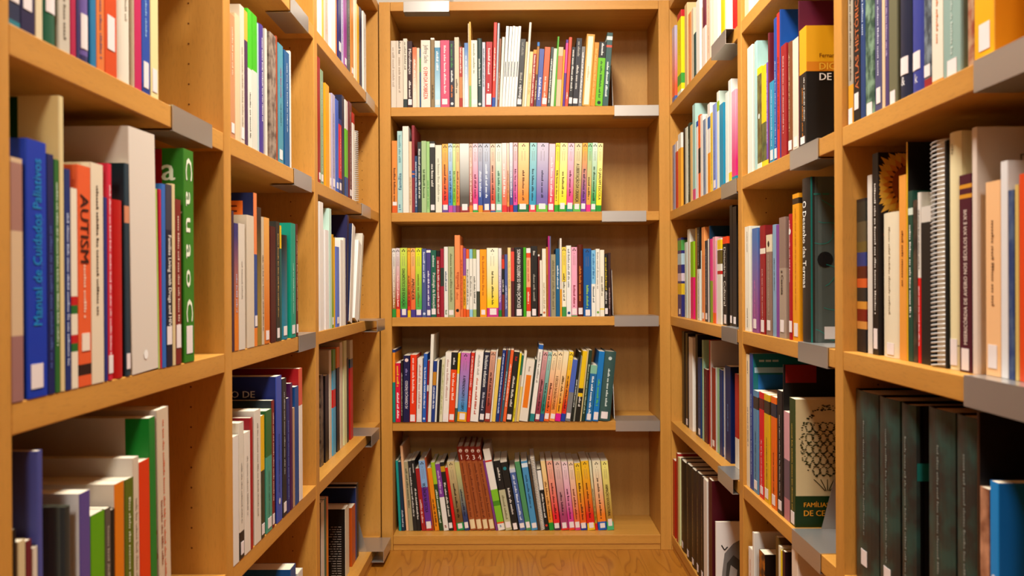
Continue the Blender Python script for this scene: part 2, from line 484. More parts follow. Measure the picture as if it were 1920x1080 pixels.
# ------------------------------------------------------------------ books
# each row: '#row case shelf setback', then one book per line from left to right:
# left edge, right edge (metres along the shelf), height, lean in degrees, spine colour, details
BOOKS = '''#B1 B 1 0.003
-0.4235 -0.4062 0.2226 0.0 ddd2c2 m=b8a898:.3:.9
-0.4058 -0.3828 0.2225 0.0 ddd0bf m=3f4a48:.78:1 m2=a89a88:.2:.75
-0.3821 -0.3690 0.2294 0.0 e3dccb b=.0:.12:3a4a4a m=8a8070:.55:.95
-0.3686 -0.3521 0.2211 0.0 4a2f33 t=Microfinanças:e8e0d8:.5:.88:d m=e8e0d8:.1:.4 L
-0.3513 -0.3372 0.2001 0.0 e8804f g=f0d8c4 m=f3e6d8:.1:.8
-0.3368 -0.3280 0.1982 0.0 e2d8c0 
-0.3276 -0.3234 0.1954 0.0 2c5f8a b=.6:.85:4f9a50
-0.3230 -0.2919 0.2236 0.0 e6ded0 t=Jeffrey_Sachs:9a9488:.66:.93:d t2=O_FIM_DA_POBREZA:d8532e:.12:.6:d
-0.2902 -0.2778 0.2312 0.0 9c8660 b=.975:1:e8e4dc m=5a4a30:.1:.32
-0.2771 -0.2587 0.2215 0.0 3d8fb0 g=b8dbe8 b=.9:1:e8e4dc m=e8f0f0:.55:.84 L
-0.2577 -0.2276 0.2231 0.0 d0617f m=f3dfe2:.2:.92 L
-0.2269 -0.2114 0.2212 0.0 3a3a48 m=4f9a50:.58:.95 m2=ecebe4:.36:.55 m3=e88a3a:.13:.33 o=ecebe4:.05
-0.2107 -0.1955 0.2327 0.0 d8ccb4 m=6a6050:.18:.4
-0.1951 -0.1842 0.2007 0.0 b5432f b=.15:.5:c98f5a m=f0e4d8:.55:.98
-0.1838 -0.1781 0.1979 0.0 e6ddd2 
-0.1777 -0.1654 0.2137 0.0 4f86bd g=dfe8ee m=d8e6f2:.3:.8 L
-0.1650 -0.1619 0.2785 0.0 d8c8a8 k=y
-0.1615 -0.1555 0.2838 0.0 e8bf6a k=y b=.0:.25:8fbf7a
-0.1551 -0.1347 0.2224 0.0 e9e4d4 m=9aa08a:.5:.95 L
-0.1343 -0.1195 0.2286 0.0 455a58 k=h m=c8d0c8:.3:.7 o=e0e0d8:.04
-0.1191 -0.1089 0.2158 0.4 c9cdd6 m=5a6478:.3:.9
-0.1085 -0.0870 0.2167 1.0 b81e24 m=f0dcd8:.5:.9 m2=f6ecea:.24:.36 L=.03:.2
-0.0863 -0.0757 0.2815 1.7 e0452f b=.0:.11:2a5cab m=f6d8c8:.3:.7
-0.0753 -0.0687 0.2793 2.0 b9c2cc k=y
-0.0683 -0.0623 0.2272 2.2 9c6a45 m=e8dcc8:.1:.5
-0.0619 -0.0531 0.2325 2.8 e9e4d6 
-0.0527 -0.0432 0.2688 3.3 ecebe4 k=y n=3a3a38:.37:.56
-0.0428 -0.0333 0.2681 3.7 ecebe4 k=y n=3a3a38:.37:.56
-0.0329 -0.0242 0.2694 3.8 ecebe4 k=y n=3a3a38:.37:.56
-0.0238 -0.0143 0.2672 3.8 ecebe4 k=y n=3a3a38:.37:.56
-0.0139 -0.0048 0.2686 3.8 ecebe4 k=y n=3a3a38:.37:.56
-0.0044 0.0134 0.2252 3.9 45443f t=Educação:eeeeee:.1:.32:u m=b8b4a8:.34:.5 m2=8a887e:.75:.95 L
0.0141 0.0205 0.2162 3.9 e3cfa5 
0.0209 0.0283 0.2811 4.0 e8e2d0 k=y
0.0287 0.0406 0.1831 4.0 e6cf98 m=c8a860:.2:.6
0.0410 0.0523 0.1894 3.9 a82c30 b=.93:1:e8a030 m=f0dcd0:.05:.9
0.0527 0.0607 0.2148 3.8 6a4a2c b=.94:1:2f7fc0/.5:.93:b5812e m=e8d8b0:.1:.4
0.0611 0.0777 0.1920 3.8 5a6aa8 m=dce0ee:.1:.5
0.0781 0.0971 0.1980 4.0 e0703f m=f6dccc:.1:.5 L
0.0982 0.1087 0.1979 4.1 4a5550 m=e4e8e0:.05:.8
0.1091 0.1200 0.1932 3.8 e9e0cc 
0.1204 0.1264 0.2330 3.5 5fae2a k=y
0.1268 0.1430 0.1975 3.2 d8c0a0 b=.45:.85:e8845f
0.1434 0.1490 0.1886 3.3 f0b020 
0.1494 0.1571 0.2222 3.5 6a3a9a b=.5:.95:e055a0 k=y
0.1575 0.1677 0.2303 3.8 e2603f m=f6dccc:.1:.2
0.1681 0.1818 0.1974 4.0 2e2a28 m=e4e0d8:.25:.95 L
0.1822 0.2012 0.2266 4.0 35333a m=d8d4cc:.25:.6 m2=aaa69c:.7:.95 L
0.2019 0.2135 0.1988 3.9 8c8c8c m=f0f0f0:.05:.9
0.2146 0.2418 0.2395 4.2 e0a850 i=f3e8cc:.02:.97 m=c8b890:.35:.55
0.2422 0.2576 0.2122 4.3 e09a3a m=f0c070:.1:.9
0.2580 0.2823 0.2133 4.2 7ac520 b=.75:1:2c2f2c m=33502a:.12:.7 m2=eeeeea:.78:.98 o=222222:.05
0.2827 0.3017 0.2444 4.1 4a6a68 m=e4ece8:.12:.6 b=.9:.95:e4e8e2/.8:.83:e0604a
#B2 B 2 0.003
-0.4224 -0.4043 0.2406 0.0 e59a4f m=7a4a22:.15:.62 b=.0:.095:e0702f L=.1:.15
-0.4039 -0.3870 0.2727 0.0 b4d4d0 t=família:3a6a8a:.26:.5:u m=7aa8b0:.6:.95 m2=3a78a8:.03:.1
-0.3859 -0.3658 0.2888 0.0 ece5d8 
-0.3651 -0.3557 0.2378 0.0 e0c8a8 m=b09878:.1:.5
-0.3553 -0.3460 0.2915 0.0 9a4048 b=.4:.48:3a5a9a/.435:.45:e88a4a k=y
-0.3456 -0.3370 0.1892 0.0 3a5a80 m=e4e8ea:.1:.9
-0.3363 -0.3234 0.2359 0.0 3f4745 m=e4e6e0:.2:.9
-0.3230 -0.3068 0.2392 0.0 b0c898 m=4f6a3a:.2:.6 L2
-0.3061 -0.2957 0.2374 0.0 a9d08e m=4f9a50:.05:.45
-0.2950 -0.2783 0.2373 0.0 454440 m=e4e0d4:.35:.68 b=.92:.97:f0eee6 L
-0.2766 -0.2550 0.2251 0.0 e2e2d0 m=b4b4a0:.15:.8
-0.2540 -0.2342 0.2284 0.0 f0c060 g=e03018 e m=5a1a10:.14:.7 L b=.0:.11:7a5aa0
-0.2335 -0.2193 0.2300 0.0 c8e0ee g=2f8fc8 e m=1a4a70:.14:.6 b=.0:.1:c85aa8
-0.2189 -0.2082 0.2289 0.0 d8e8b0 g=8fc820 e m=3a5a18:.14:.6 b=.0:.1:9a6ab0
-0.2078 -0.1957 0.2288 0.0 f3d8a0 g=e08020 e m=7a4010:.14:.6 b=.0:.1:9a4068
-0.1950 -0.1638 0.2297 0.0 e6e8e2 g=5f5a50 L=.03:.12 b=.0:.08:a04040
-0.1634 -0.1524 0.2285 0.0 e0c8b8 g=b04838 m=f3e6dc:.14:.8 e b=.0:.1:e8943f
-0.1517 -0.1343 0.2295 0.0 f0d8e0 g=e8408f e m=6a1a4a:.18:.55 L=.035:.12 b=.0:.03:3fae55
-0.1336 -0.1187 0.2294 0.0 c9ccd6 g=3458a0 e m=e4ecf4:.2:.6 b=.0:.1:e8a030
-0.1180 -0.0934 0.2292 0.0 c8d0dc g=2a4a90 e m=e8f0f6:.2:.7 L=.03:.12 b=.0:.03:c06a30
-0.0927 -0.0761 0.2291 0.0 eed8c0 g=d05030 e m=5a2010:.14:.68 L=.03:.12 b=.0:.02:2f6aa8
-0.0754 -0.0546 0.2290 0.0 e6eee0 g=7fbf9f e m=3a7a60:.14:.6 L
-0.0542 -0.0379 0.2306 0.0 f3e6e0 g=e87858 m=f8ece8:.2:.7 b=.0:.1:e04040
-0.0373 -0.0296 0.2305 0.0 f0e0d0 g=e8a050 m=7a4a1a:.14:.6 b=.0:.08:c04050
-0.0286 -0.0171 0.2315 0.0 f0f0f0 g=4a4a90 m=f0f0f4:.2:.7 b=.0:.1:d03038
-0.0165 -0.0026 0.2314 0.3 f4d0d0 g=e050a8 e m=5a1a48:.14:.62 b=.0:.1:2a5aa8
-0.0018 0.0345 0.2309 0.7 f6dfa8 g=f0941f e m=4a3010:.16:.6 L b=.0:.11:2f7f4a
0.0356 0.0588 0.2307 1.2 a8d8d8 g=2fa0c0 e m=1a3a4a:.14:.62 L=.03:.1 b=.0:.1:e04a58
0.0595 0.0979 0.2298 1.3 cfc8d8 g=7f70b0 e m=2f2a48:.2:.6 L b=.0:.1:7cc048
0.0990 0.1194 0.2268 1.5 f2d0d8 g=d8405f m=f8e8ec:.14:.8 L
0.1201 0.1333 0.2295 1.7 f4e840 g=f0d820 e m=5a5010:.15:.6 b=.0:.1:3fae30
0.1340 0.1599 0.2294 1.8 f4ecb0 g=f6e010 e m=4a4a18:.2:.58 L b=.0:.1:3fa838
0.1606 0.1817 0.2286 1.8 f0d0dc g=e8488f e m=4a1a34:.22:.6 L b=.0:.1:2f9a80
0.1824 0.2077 0.2284 1.9 dfd8b0 g=b89838 e t=A_LIBERTAÇÃO_DA_CRIANÇA:3a3020:.14:.7:d L b=.0:.1:6fc05a
0.2084 0.2257 0.2290 2.0 f0b848 g=8a3fa0 e m=3a1a4a:.14:.62 L
0.2261 0.2413 0.2289 2.0 a0d8a8 g=e8a83f e m=4a4a20:.16:.5 b=.0:.1:e0408f
0.2417 0.2589 0.2294 2.0 d8ead8 g=4fae60 e m=1f4a2a:.14:.65 L
0.2593 0.2769 0.2279 2.0 f2eeb0 g=f6e420 e t=O_JARDIM_ESCOLA:2a2a1a:.17:.63:d b=.0:.09:2f9f3f
#B3 B 3 0.003
-0.4235 -0.4110 0.2305 0.0 e8e4dc g=a8742f e m=f3ead8:.14:.7 b=.0:.12:3fa048
-0.4103 -0.3975 0.2315 0.0 e4d8d8 g=d02820 e m=f6dcd4:.14:.6 b=.0:.12:f08a28
-0.3964 -0.3732 0.2321 0.0 d0e060 g=4fae48 e t=DIAGNÓSTICO_DE_EDUCAÇÃO:2a3a22:.15:.7:d L b=.0:.12:5a4a98
-0.3721 -0.3617 0.2313 0.0 f0b830 g=d83818 e m=5a2a10:.14:.6 b=.0:.1:e8c820
-0.3610 -0.3458 0.2312 0.0 f0c078 g=e87840 e t=APRENDER:2a2018:.25:.56:d b=.0:.11:5a4a98
-0.3451 -0.3246 0.2318 0.0 e0e820 g=5fb858 e m=7a7a1a:.15:.62 L b=.0:.11:5a4a98
-0.3236 -0.3090 0.2293 0.0 5a6898 m=d8dcec:.5:.95 o=d8dcec:.05
-0.3083 -0.2941 0.2274 0.0 5a5090 m=e8e4ee:.15:.68 b=.95:.985:ecebe4 L
-0.2934 -0.2757 0.2239 0.0 2a705c t=Psicologia_da_Educação:e8e4d8:.13:.66:d m=d8e0d8:.72:.92 L
-0.2750 -0.2622 0.2221 0.0 a02830 m=ecd8d0:.05:.85 b=.91:1:241c1c
-0.2615 -0.2501 0.2289 0.0 a82840 b=.45:.72:3a4a40
-0.2494 -0.2362 0.2351 0.0 e4e4dc m=4a6a8a:.35:.65 m2=6a8a50:.02:.1
-0.2355 -0.2154 0.2357 0.0 b4ba90 m=7a8060:.2:.9 L
-0.2137 -0.1960 0.2737 0.0 eb9a62 t=família:b8501f:.34:.55:u m=c87040:.2:.3 o=2a2420:.08
-0.1953 -0.1863 0.2397 0.0 e8834a m=b04a1f:.1:.8
-0.1856 -0.1762 0.2302 0.0 e8b030 b=.6:1:9a5fa0/.0:.12:e86a28 m=4a3010:.15:.55
-0.1755 -0.1655 0.2267 0.0 e4e0d4 b=.86:1:e87030/.0:.11:e0702a m=6a6a60:.18:.7
-0.1648 -0.1540 0.2267 0.0 e8e6da b=.86:1:90c8d8/.0:.11:a0cfe0 m=6a6a60:.3:.6
-0.1533 -0.1416 0.2266 0.0 e8e6da b=.86:1:90a84a/.0:.11:a8c070 m=6a6a60:.18:.6
-0.1409 -0.1301 0.2248 0.0 e6e6de b=.0:.38:4a5040
-0.1294 -0.1073 0.2257 0.0 f0a818 m=c87a10:.3:.9 L
-0.1062 -0.0681 0.2304 0.0 f0f0d8 g=f2d810 e m=4a4a20:.16:.66 L=.03:.12 b=.0:.13:d0408f
-0.0674 -0.0570 0.2296 0.0 e0e0e0 g=8a5ab0 m=f0e8f4:.2:.7 b=.0:.1:2f9040
-0.0563 -0.0473 0.2070 0.0 8a3a30 b=.36:.77:2c2826/.78:.93:d84a28 m=e8e0d8:.4:.6
-0.0466 -0.0369 0.2087 0.0 5868a0 m=c8d0e8:.1:.5
-0.0363 -0.0259 0.2311 0.0 ecd8a0 m=c8b070:.4:.8
-0.0255 -0.0144 0.2293 0.0 6a2c30 b=.52:.95:e05a4a
-0.0140 0.0151 0.2317 0.0 302e2a t=EDUCAÇÃO_PARA_OS_DIREITOS_HUMANOS:f0eee8:.13:.97:u L=.015:.11
0.0158 0.0251 0.2315 0.0 4fb020 
0.0258 0.0403 0.2291 0.0 e8b088 b=.0:.08:e8d8c8/.08:.43:d84a20/.86:.93:e05a28/.93:1:e8e4dc m=f3e0d0:.17:.36 m2=c86a40:.5:.82
0.0410 0.0632 0.2359 0.0 302c28 m=a8a49a:.2:.6 m2=c8c4ba:.86:.93 L=.015:.11
0.0649 0.0705 0.2081 0.0 7a2c28 b=.97:1:e8e0d4
0.0709 0.0781 0.1883 0.0 ece4d4 b=.01:.05:2a2420
0.0788 0.0916 0.2270 0.0 ece6d2 m=b8a888:.1:.5 o=c87850:.06
0.0923 0.0988 0.2322 0.0 c08030 m=8a5018:.1:.6
0.0992 0.1040 0.2692 0.0 c23a90 k=y
0.1044 0.1078 0.2685 0.0 7a7aa0 k=y
0.1082 0.1238 0.2078 0.0 a8a080 m=7a7458:.1:.9
0.1244 0.1376 0.2268 0.0 1f6f96 m=e4ecee:.4:.75
0.1380 0.1442 0.2614 0.0 e8e0d4 k=y b=.0:.35:f0b030
0.1449 0.1590 0.2319 0.0 f0ecd8 b=.5:1:f0d860/.0:.14:4f9f58 e m=4a4430:.22:.62
0.1597 0.1757 0.2370 0.0 e9e9e2 m=8a9098:.4:.95 o=2a5a90:.05
0.1763 0.1957 0.2317 0.0 eab0c4 e m=a02848:.14:.45 L b=.0:.015:3f9f58
0.1968 0.2151 0.2402 0.0 6a2c18 k=h m=d88a3a:.2:.7 L=.03:.12
0.2165 0.2428 0.2262 0.0 1568a8 m=a8d050:.12:.46 L=.01:.1 e
0.2432 0.2573 0.2209 0.0 8ac4e4 b=.0:.49:ecebe0 m=3a7aa8:.55:.95 m2=5a6a78:.2:.45
0.2580 0.2711 0.2253 0.0 ece8dc m=a8a494:.4:.95 o=7ab040:.06
0.2718 0.2863 0.2218 0.0 ece8d8 m=8a8674:.3:.6 b=.1:.12:f0d830
0.2867 0.2988 0.2068 -0.2 2c2824 m=d8c020:.42:.95 m2=dcd8d0:.2:.4 L
0.2995 0.3081 0.2120 -0.2 4a3030 m=c8b0a8:.1:.45
#B4 B 4 -0.003
-0.4231 -0.4141 0.2423 0.0 e89828 b=.0:.55:1f8f7f/.96:1:2a4a8a
-0.4134 -0.3971 0.1972 0.0 d81a48 m=f0c840:.6:.95 m2=f6e8e8:.05:.5
-0.3960 -0.3891 0.2058 0.2 3a3028 m=c8c0b0:.1:.8
-0.3884 -0.3672 0.2224 0.6 2c2858 t=AS_CRIANÇAS_ÍNDIGO:ece4ec:.2:.62:u m=9a90c0:.7:.8 o=f0d8d0:.93
-0.3666 -0.3457 0.2247 1.0 e8481a m=f6dcd0:.25:.95 L=.01:.11
-0.3440 -0.3267 0.2125 1.3 e6e0d8 m=c89890:.2:.9 L
-0.3249 -0.3128 0.2281 1.7 3a70c0 m=e0e8f6:.2:.8 o=d8e4f4:.05
-0.3121 -0.3066 0.2055 2.0 a02838 b=.5:.6:e8dcd8
-0.3059 -0.2955 0.2922 2.4 e9e6da 
-0.2948 -0.2833 0.2038 2.6 2a4a90 b=.6:.82:c89030 m=e8ecf4:.2:.58
-0.2827 -0.2771 0.2038 2.8 e6e6dc 
-0.2764 -0.2688 0.2090 2.9 2c2a28 
-0.2681 -0.2577 0.2124 3.0 dcd8b8 m=a8b070:.1:.9
-0.2570 -0.2376 0.2314 3.0 ebe6dc m=c8a8a0:.3:.9 L
-0.2369 -0.2175 0.2324 3.1 e8581a b=.75:1:2c2a28 m=f6dccc:.3:.7 m2=e4e0d8:.8:.92 L
-0.2168 -0.2092 0.2302 3.4 dcdcd0 b=.7:1:f0d820/.0:.2:5a6a50
-0.2085 -0.1777 0.2303 3.9 c878b8 g=4f9fd0 e t=A_APRENDIZAGEM_E_O_CORPO:2a2a48:.16:.67:d L=.03:.12 b=.0:.14:e8b020
-0.1766 -0.1655 0.2314 4.4 d84028 t=A_UM_METRO_DO_CHÃO:f6dcd4:.5:.95:d m=f0c8bc:.2:.45
-0.1648 -0.1378 0.2349 4.9 ece8e0 m=c0502a:.1:.5 m2=d88a70:.52:.62 m3=b8b4aa:.66:.95
-0.1361 -0.1188 0.2326 5.3 3a3c50 t=Inclusive_education:ecebe6:.5:.95:d m=c8c8d0:.15:.42 L
-0.1170 -0.0990 0.2349 5.4 d8a890 g=a03a2c e m=5a2018:.2:.7 L
-0.0980 -0.0931 0.2383 5.5 e8e4dc 
-0.0927 -0.0807 0.2088 5.7 e8cf70 
-0.0796 -0.0686 0.2402 6.1 22448a m=d0dcf0:.1:.95
-0.0679 -0.0647 0.2411 6.4 a04040 k=y
-0.0643 -0.0564 0.2405 6.7 4a7080 m=c8d8dc:.3:.7
-0.0557 -0.0454 0.2405 6.9 e8703a m=f6dccc:.2:.8
-0.0443 -0.0256 0.2335 6.9 33302a m=e0dcd0:.2:.65 m2=c03020:.86:.93 L
-0.0238 -0.0169 0.2298 6.7 e8d830 m=2a2820:.05:.2
-0.0165 -0.0107 0.2227 6.9 c8b898 b=.7:1:2f7f60
-0.0103 -0.0017 0.2343 7.0 e8cf80 b=.5:1:e4e0d0
-0.0013 0.0274 0.2037 7.2 e6dfd0 i=e88a20:.22:.76 m=a89a88:.82:.9
0.0281 0.0333 0.2088 7.2 3a4a40 
0.0340 0.0489 0.2577 7.4 ece8de b=.94:1:2f70b8/.0:.1:2f9090 m=a8a49a:.5:.9
0.0502 0.0665 0.2341 7.6 d8a8a8 g=9a3a50 e m=5a1a2a:.14:.6 L
0.0672 0.0800 0.2326 7.6 a8d0c8 g=1f8f80 e m=0f3a38:.14:.55 b=.0:.11:3a5fa0
0.0810 0.0983 0.2325 7.6 f0e0b8 g=e87028 e m=5a2a10:.14:.55 L
0.0994 0.1177 0.2338 7.6 f3e0b8 g=f0a050 e t=A_ESCOLA_DA_RAZÃO_POSSÍVEL:5a3a18:.16:.65:d L
0.1184 0.1367 0.2337 7.6 f0e4c0 g=f0a820 m=5a4010:.14:.65 b=.0:.11:e0209a
0.1378 0.1519 0.2336 7.6 f4d830 g=e03018 e m=4a1810:.14:.65 b=.0:.11:2f4fa8
0.1526 0.1699 0.2067 7.4 8a8a8a b=.47:1:5a74c0 L
0.1710 0.1789 0.2332 7.4 2c3028 m=e4e8e0:.2:.6
0.1796 0.1848 0.2188 7.1 9a9a8c 
0.1855 0.2010 0.2357 6.8 2c2a20 b=.47:1:e8c818/.35:.4:e8c818 m=e4e0d8:.2:.35
0.2021 0.2062 0.2390 6.5 d8c898 
0.2069 0.2183 0.2383 6.4 2f4a38 m=b8c8b0:.1:.8
0.2194 0.2418 0.1868 6.2 2a78a8 b=.85:1:8fc0a8 m=e8f0f4:.12:.8 L=.02:.13
0.2432 0.2626 0.2333 5.9 1f86c8 m=6ac060:.2:.6 L=.02:.13
0.2647 0.3023 0.2320 5.6 4a6864 k=h m=d8e4e0:.2:.75 o=c8d4d0:.9 L=.03:.13
#B5 B 5 0.055
-0.4125 -0.4040 0.2404 -2.5 1f9f9a 
-0.4030 -0.3912 0.2359 -2.9 284058 m=c8d0d8:.05:.3
-0.3875 -0.3790 0.2906 -3.9 e8c098 
-0.3780 -0.3634 0.2362 -4.3 b0a888 m=6a6450:.3:.9
-0.3625 -0.3502 0.2387 -4.6 3a3834 m=dcd8d0:.2:.9
-0.3497 -0.3370 0.2412 -4.9 302e2c m=e0dcd4:.15:.6 m2=c8c4bc:.8:.95
-0.3346 -0.3205 0.2134 -5.6 b03030 m=e8c8c0:.1:.5
-0.3195 -0.2978 0.2396 -6.0 8fb4dc b=.0:.07:c03a38/.07:.62:7a3fa0 e t=VIOLÊNCIA_NA_ESCOLA:2a1a3a:.26:.68:d L=.03:.13
-0.2974 -0.2922 0.2519 -6.1 b05a30 
-0.2898 -0.2747 0.2151 -6.8 e89a20 m=6a4010:.05:.5
-0.2733 -0.2601 0.2345 -7.2 a8c830 b=.0:.68:3a5a30 m=dce4d0:.1:.6
-0.2592 -0.2422 0.2288 -7.4 8a4aa0 b=.0:.5:e8e4dc m=d8b8e0:.55:.9 m2=a02828:.03:.08
-0.2413 -0.2262 0.2351 -7.6 33332a b=.86:.94:c8a020 m=e0dcd0:.2:.7 L
-0.2252 -0.2153 0.2170 -7.8 d81f20 
-0.2139 -0.1885 0.2369 -8.3 d0c090 g=7a5a28 e m=33260f:.18:.68 L b=.0:.11:2f9f60
-0.1875 -0.1710 0.2357 -8.5 c8c888 g=34487a m=1f2a48:.2:.6 L
-0.1687 -0.1470 0.2893 -9.1 aa6438 k=h b=.83:1:8a3420 t=1:f6ece0:.845:.9:x o=e0c8b8:.95 m=7a3c1a:.15:.8 L=.02:.13:e8d8b0
-0.1460 -0.1253 0.2892 -9.3 aa6438 k=h b=.83:1:8a3420 t=2:f6ece0:.845:.9:x o=e0c8b8:.95 m=7a3c1a:.15:.8 L=.02:.13:e8d8b0
-0.1244 -0.1046 0.2891 -9.5 aa6438 k=h b=.83:1:8a3420 t=3:f6ece0:.845:.9:x o=e0c8b8:.95 m=7a3c1a:.15:.8 L=.02:.13:e8d8b0
-0.1036 -0.0839 0.2890 -9.7 aa6438 k=h b=.83:1:8a3420 t=4:f6ece0:.845:.9:x o=e0c8b8:.95 m=7a3c1a:.15:.8 L=.02:.13:e8d8b0
-0.0820 -0.0744 0.2430 -10.3 8a4a90 
-0.0735 -0.0499 0.2812 -10.6 ebe8de b=.84:.86:d04020/.1:.5:8fc83a/.3:.36:5a9a28/.0:.08:e8e4dc/.08:.1:e06a28 m=6a9ac0:.02:.06
-0.0485 -0.0264 0.2401 -9.6 c4c2a0 b=.58:1:2a2826 m=e0dcd0:.7:.9 m2=8a8868:.15:.5 L
-0.0250 -0.0019 0.2420 -9.9 2c2a26 b=.97:1:d8d4c8 m=e0dcd4:.2:.6 o=2f8f98:.88 L=.01:.1
0.0004 0.0206 0.2121 -9.7 5a74a8 b=.94:1:c8d0dc m=dce4f2:.15:.9 L
0.0220 0.0390 0.2370 -9.5 5fa070 L
0.0399 0.0611 0.2379 -8.6 5a9fc8 b=.91:.97:dce8ee m=2f5a78:.3:.8 L
0.0620 0.0700 0.2293 -8.2 5a4a38 
0.0714 0.0851 0.2503 -8.1 e2e2dc k=s
0.0860 0.0997 0.2101 -7.6 2a2824 b=.66:.98:ecebe4 m=e8e4dc:.2:.6 o=d84a30:.08
0.1011 0.1166 0.2379 -7.3 f0d8a0 g=e89a28 m=8a5a18:.14:.7 b=.0:.11:2f9f3f
0.1180 0.1392 0.2377 -6.8 f0b8a0 g=e82838 e m=5a1418:.16:.68 L b=.0:.1:5a3a58
0.1416 0.1665 0.2365 -6.5 e6c8c0 g=b04a78 e m=4a1a30:.2:.55 L b=.0:.03:e03a30
0.1674 0.1877 0.2349 -6.3 f0d8dc g=d84a9a e m=5a1a48:.14:.6 L b=.0:.03:e85a28
0.1886 0.2074 0.2346 -6.0 f3dcc0 g=e87a4a e m=7a3a18:.14:.6 L b=.0:.04:d84a88
0.2084 0.2295 0.2298 -5.8 f0d040 g=e8701a e m=4a2a0a:.14:.7 L b=.0:.1:2f4fa8
0.2309 0.2568 0.2367 -5.6 f4c828 g=e02818 e m=4a1a0a:.16:.68 L b=.0:.1:f0c830
0.2578 0.2657 0.2366 -5.4 e8e8c8 g=c0a040 m=5a4a18:.14:.6 b=.0:.1:d82a30
0.2672 0.2958 0.2364 -5.2 efe8c8 g=f09020 e m=4a3010:.15:.75 L b=.0:.12:1f6fc0
0.2977 0.3208 0.2363 -5.1 f2ec90 g=b8903a e t=ANIMAÇÃO_SOCIOCULTURAL:3a2a10:.2:.66:d L=.06:.16 b=.0:.12:5fc088
#L1S2 L 2 0.003
0.8070 0.8267 0.2500 0.0 2b3a5c L=.09:.25 b=.0:.02:2f8a98
0.8272 0.8521 0.2400 0.0 2a2858 L=.09:.22
0.8529 0.8658 0.2600 0.0 e0d4b4 
0.8663 0.8958 0.2450 0.0 1f6a50 L=.13:.27 k=h
0.8964 0.9188 0.2300 0.0 cfc8b8 m=8a8478:.05:.9 b=.42:.8:b58060
0.9200 0.9315 0.2200 0.0 b82058 
0.9324 0.9394 0.2400 0.0 3f3a70 
0.9400 0.9626 0.2350 0.0 7a68a8 L=.06:.22 b=.0:.03:3f3a70/.5:.62:d8d0e4 k=h
0.9632 0.9762 0.2200 0.0 1a86b0 
0.9768 0.9958 0.2350 0.0 e0884a m=8a6a78:.05:.8
0.9965 1.0268 0.2450 0.0 d85a20 L=.12:.28
1.0318 1.0688 0.2500 0.0 e6e0d0 k=h m=b8b0a0:.3:.9
1.0692 1.0735 0.2300 0.0 c8b8a0 
1.0739 1.0940 0.2400 0.0 c82468 
1.0948 1.1191 0.2350 0.0 8fc050 b=.05:.62:1f5ab0/.0:.05:1a4a98 m=9ac0e8:.3:.5 L=.03:.17
1.1212 1.1454 0.2500 0.0 e6dca8 L=.03:.15
#L1S3 L 3 0.000
0.8035 0.8233 0.2267 0.0 d8c0a0 b=.0:.27:a8807c/.7:.98:b0887c
0.8237 0.8651 0.2481 0.0 0f48b8 t=Manual_de_Cuidados_Paliativos:1fa0d8:.28:.93:u m=2f6ac8:.3:.7:r L=.035:.13
0.8655 0.8790 0.2389 0.0 1c2c6c m=5a70b0:.1:.7
0.8794 0.8892 0.2353 0.0 3a7a3c m=dce8d0:.2:.9
0.8896 0.8985 0.3012 0.0 e0d0a0 c=e0c890 d=.21 id=twotone
0.8989 0.9113 0.2284 0.0 1f3f80 m=c8d4ec:.1:.8
0.9117 0.9256 0.2100 0.0 ece4d0 b=.415:.46:c81f28/.372:.415:2f7a38/.225:.268:c81f28/.184:.225:2f7a38
0.9260 0.9544 0.2364 0.0 e8703f t=AUTISM:40180f:.56:.87:d m=f6d8c4:.3:.55 L=.16:.24:f0e4d4 b=.05:.1:402018 l=orange_AUTISM_paperback
0.9548 0.9838 0.2428 0.0 e8dcc4 m=4a4034:.3:.9
0.9851 0.9927 0.2075 0.0 34408a 
0.9940 1.0044 0.2470 0.0 d83050 m=f6e0e4:.1:.9 L
1.0048 1.0385 0.2076 0.0 c01818 k=h
1.0389 1.0513 0.2533 -0.3 2c4a58 c=10343c b=.72:.8:d89a78 L
1.0556 1.1320 0.2992 -1.4 e0d8cc k=b c=dcd2c4 d=.24 o=f6f6f2:.07
1.1324 1.1371 0.2324 -1.6 b8d070 k=y
1.1375 1.1439 0.2331 0.0 c8184f k=y
1.1443 1.1577 0.2412 0.0 3a78c0 c=3a80c8
1.1581 1.1791 0.2426 0.0 1c2440 t=Families_Living_with_Drugs_and_HIV:f0eee8:.22:.72:d b=.75:1:4a4a5a L=.12:.22
1.1795 1.1900 0.2451 0.0 dccba0 
1.1904 1.2107 0.2257 0.0 8a3028 m=e8d0c0:.2:.9 L=.1:.24
1.2127 1.2585 0.2994 0.0 3f8a24 t=C_a_u_a_o_C_i:eef4e0:.1:.97:d c=3f8a24 L=.04:.17 d=.2 id=greenletters
#L1S4 L 4 0.000
0.8035 0.8084 0.2332 0.0 2a2420 
0.8122 0.8239 0.2194 0.0 d8c8a0 
0.8243 0.8347 0.2164 0.0 7a2a38 
0.8362 0.8447 0.2066 0.0 dcd4c4 
0.8453 0.8543 0.2978 0.0 5a60a0 c=5a5c98
0.8983 0.9085 0.2303 0.0 4a4a44 c=66675a k=h
0.9267 0.9490 0.2370 0.0 6a5a9a c=dcd8d4
0.9501 0.9819 0.2072 0.0 6fae1a c=1f3a58
0.9831 0.9973 0.2062 0.0 6a6258 m=b8b0a4:.1:.9
0.9982 1.0065 0.2016 0.0 2a2620 
1.0074 1.0302 0.2287 0.0 e08a1a c=d8ccbc
1.0333 1.0564 0.2279 0.0 6a7820 c=d0c4b0 m=d8dcc0:.1:.9
1.0573 1.0729 0.2494 -0.4 d8cbb8 c=e0d8cc d=.23 m=a89a88:.1:.8
1.0748 1.1059 0.2406 -0.9 dd4a12 
1.1069 1.1260 0.2910 -1.2 2a8a3a c=d6cabc d=.23 id=greenstrip
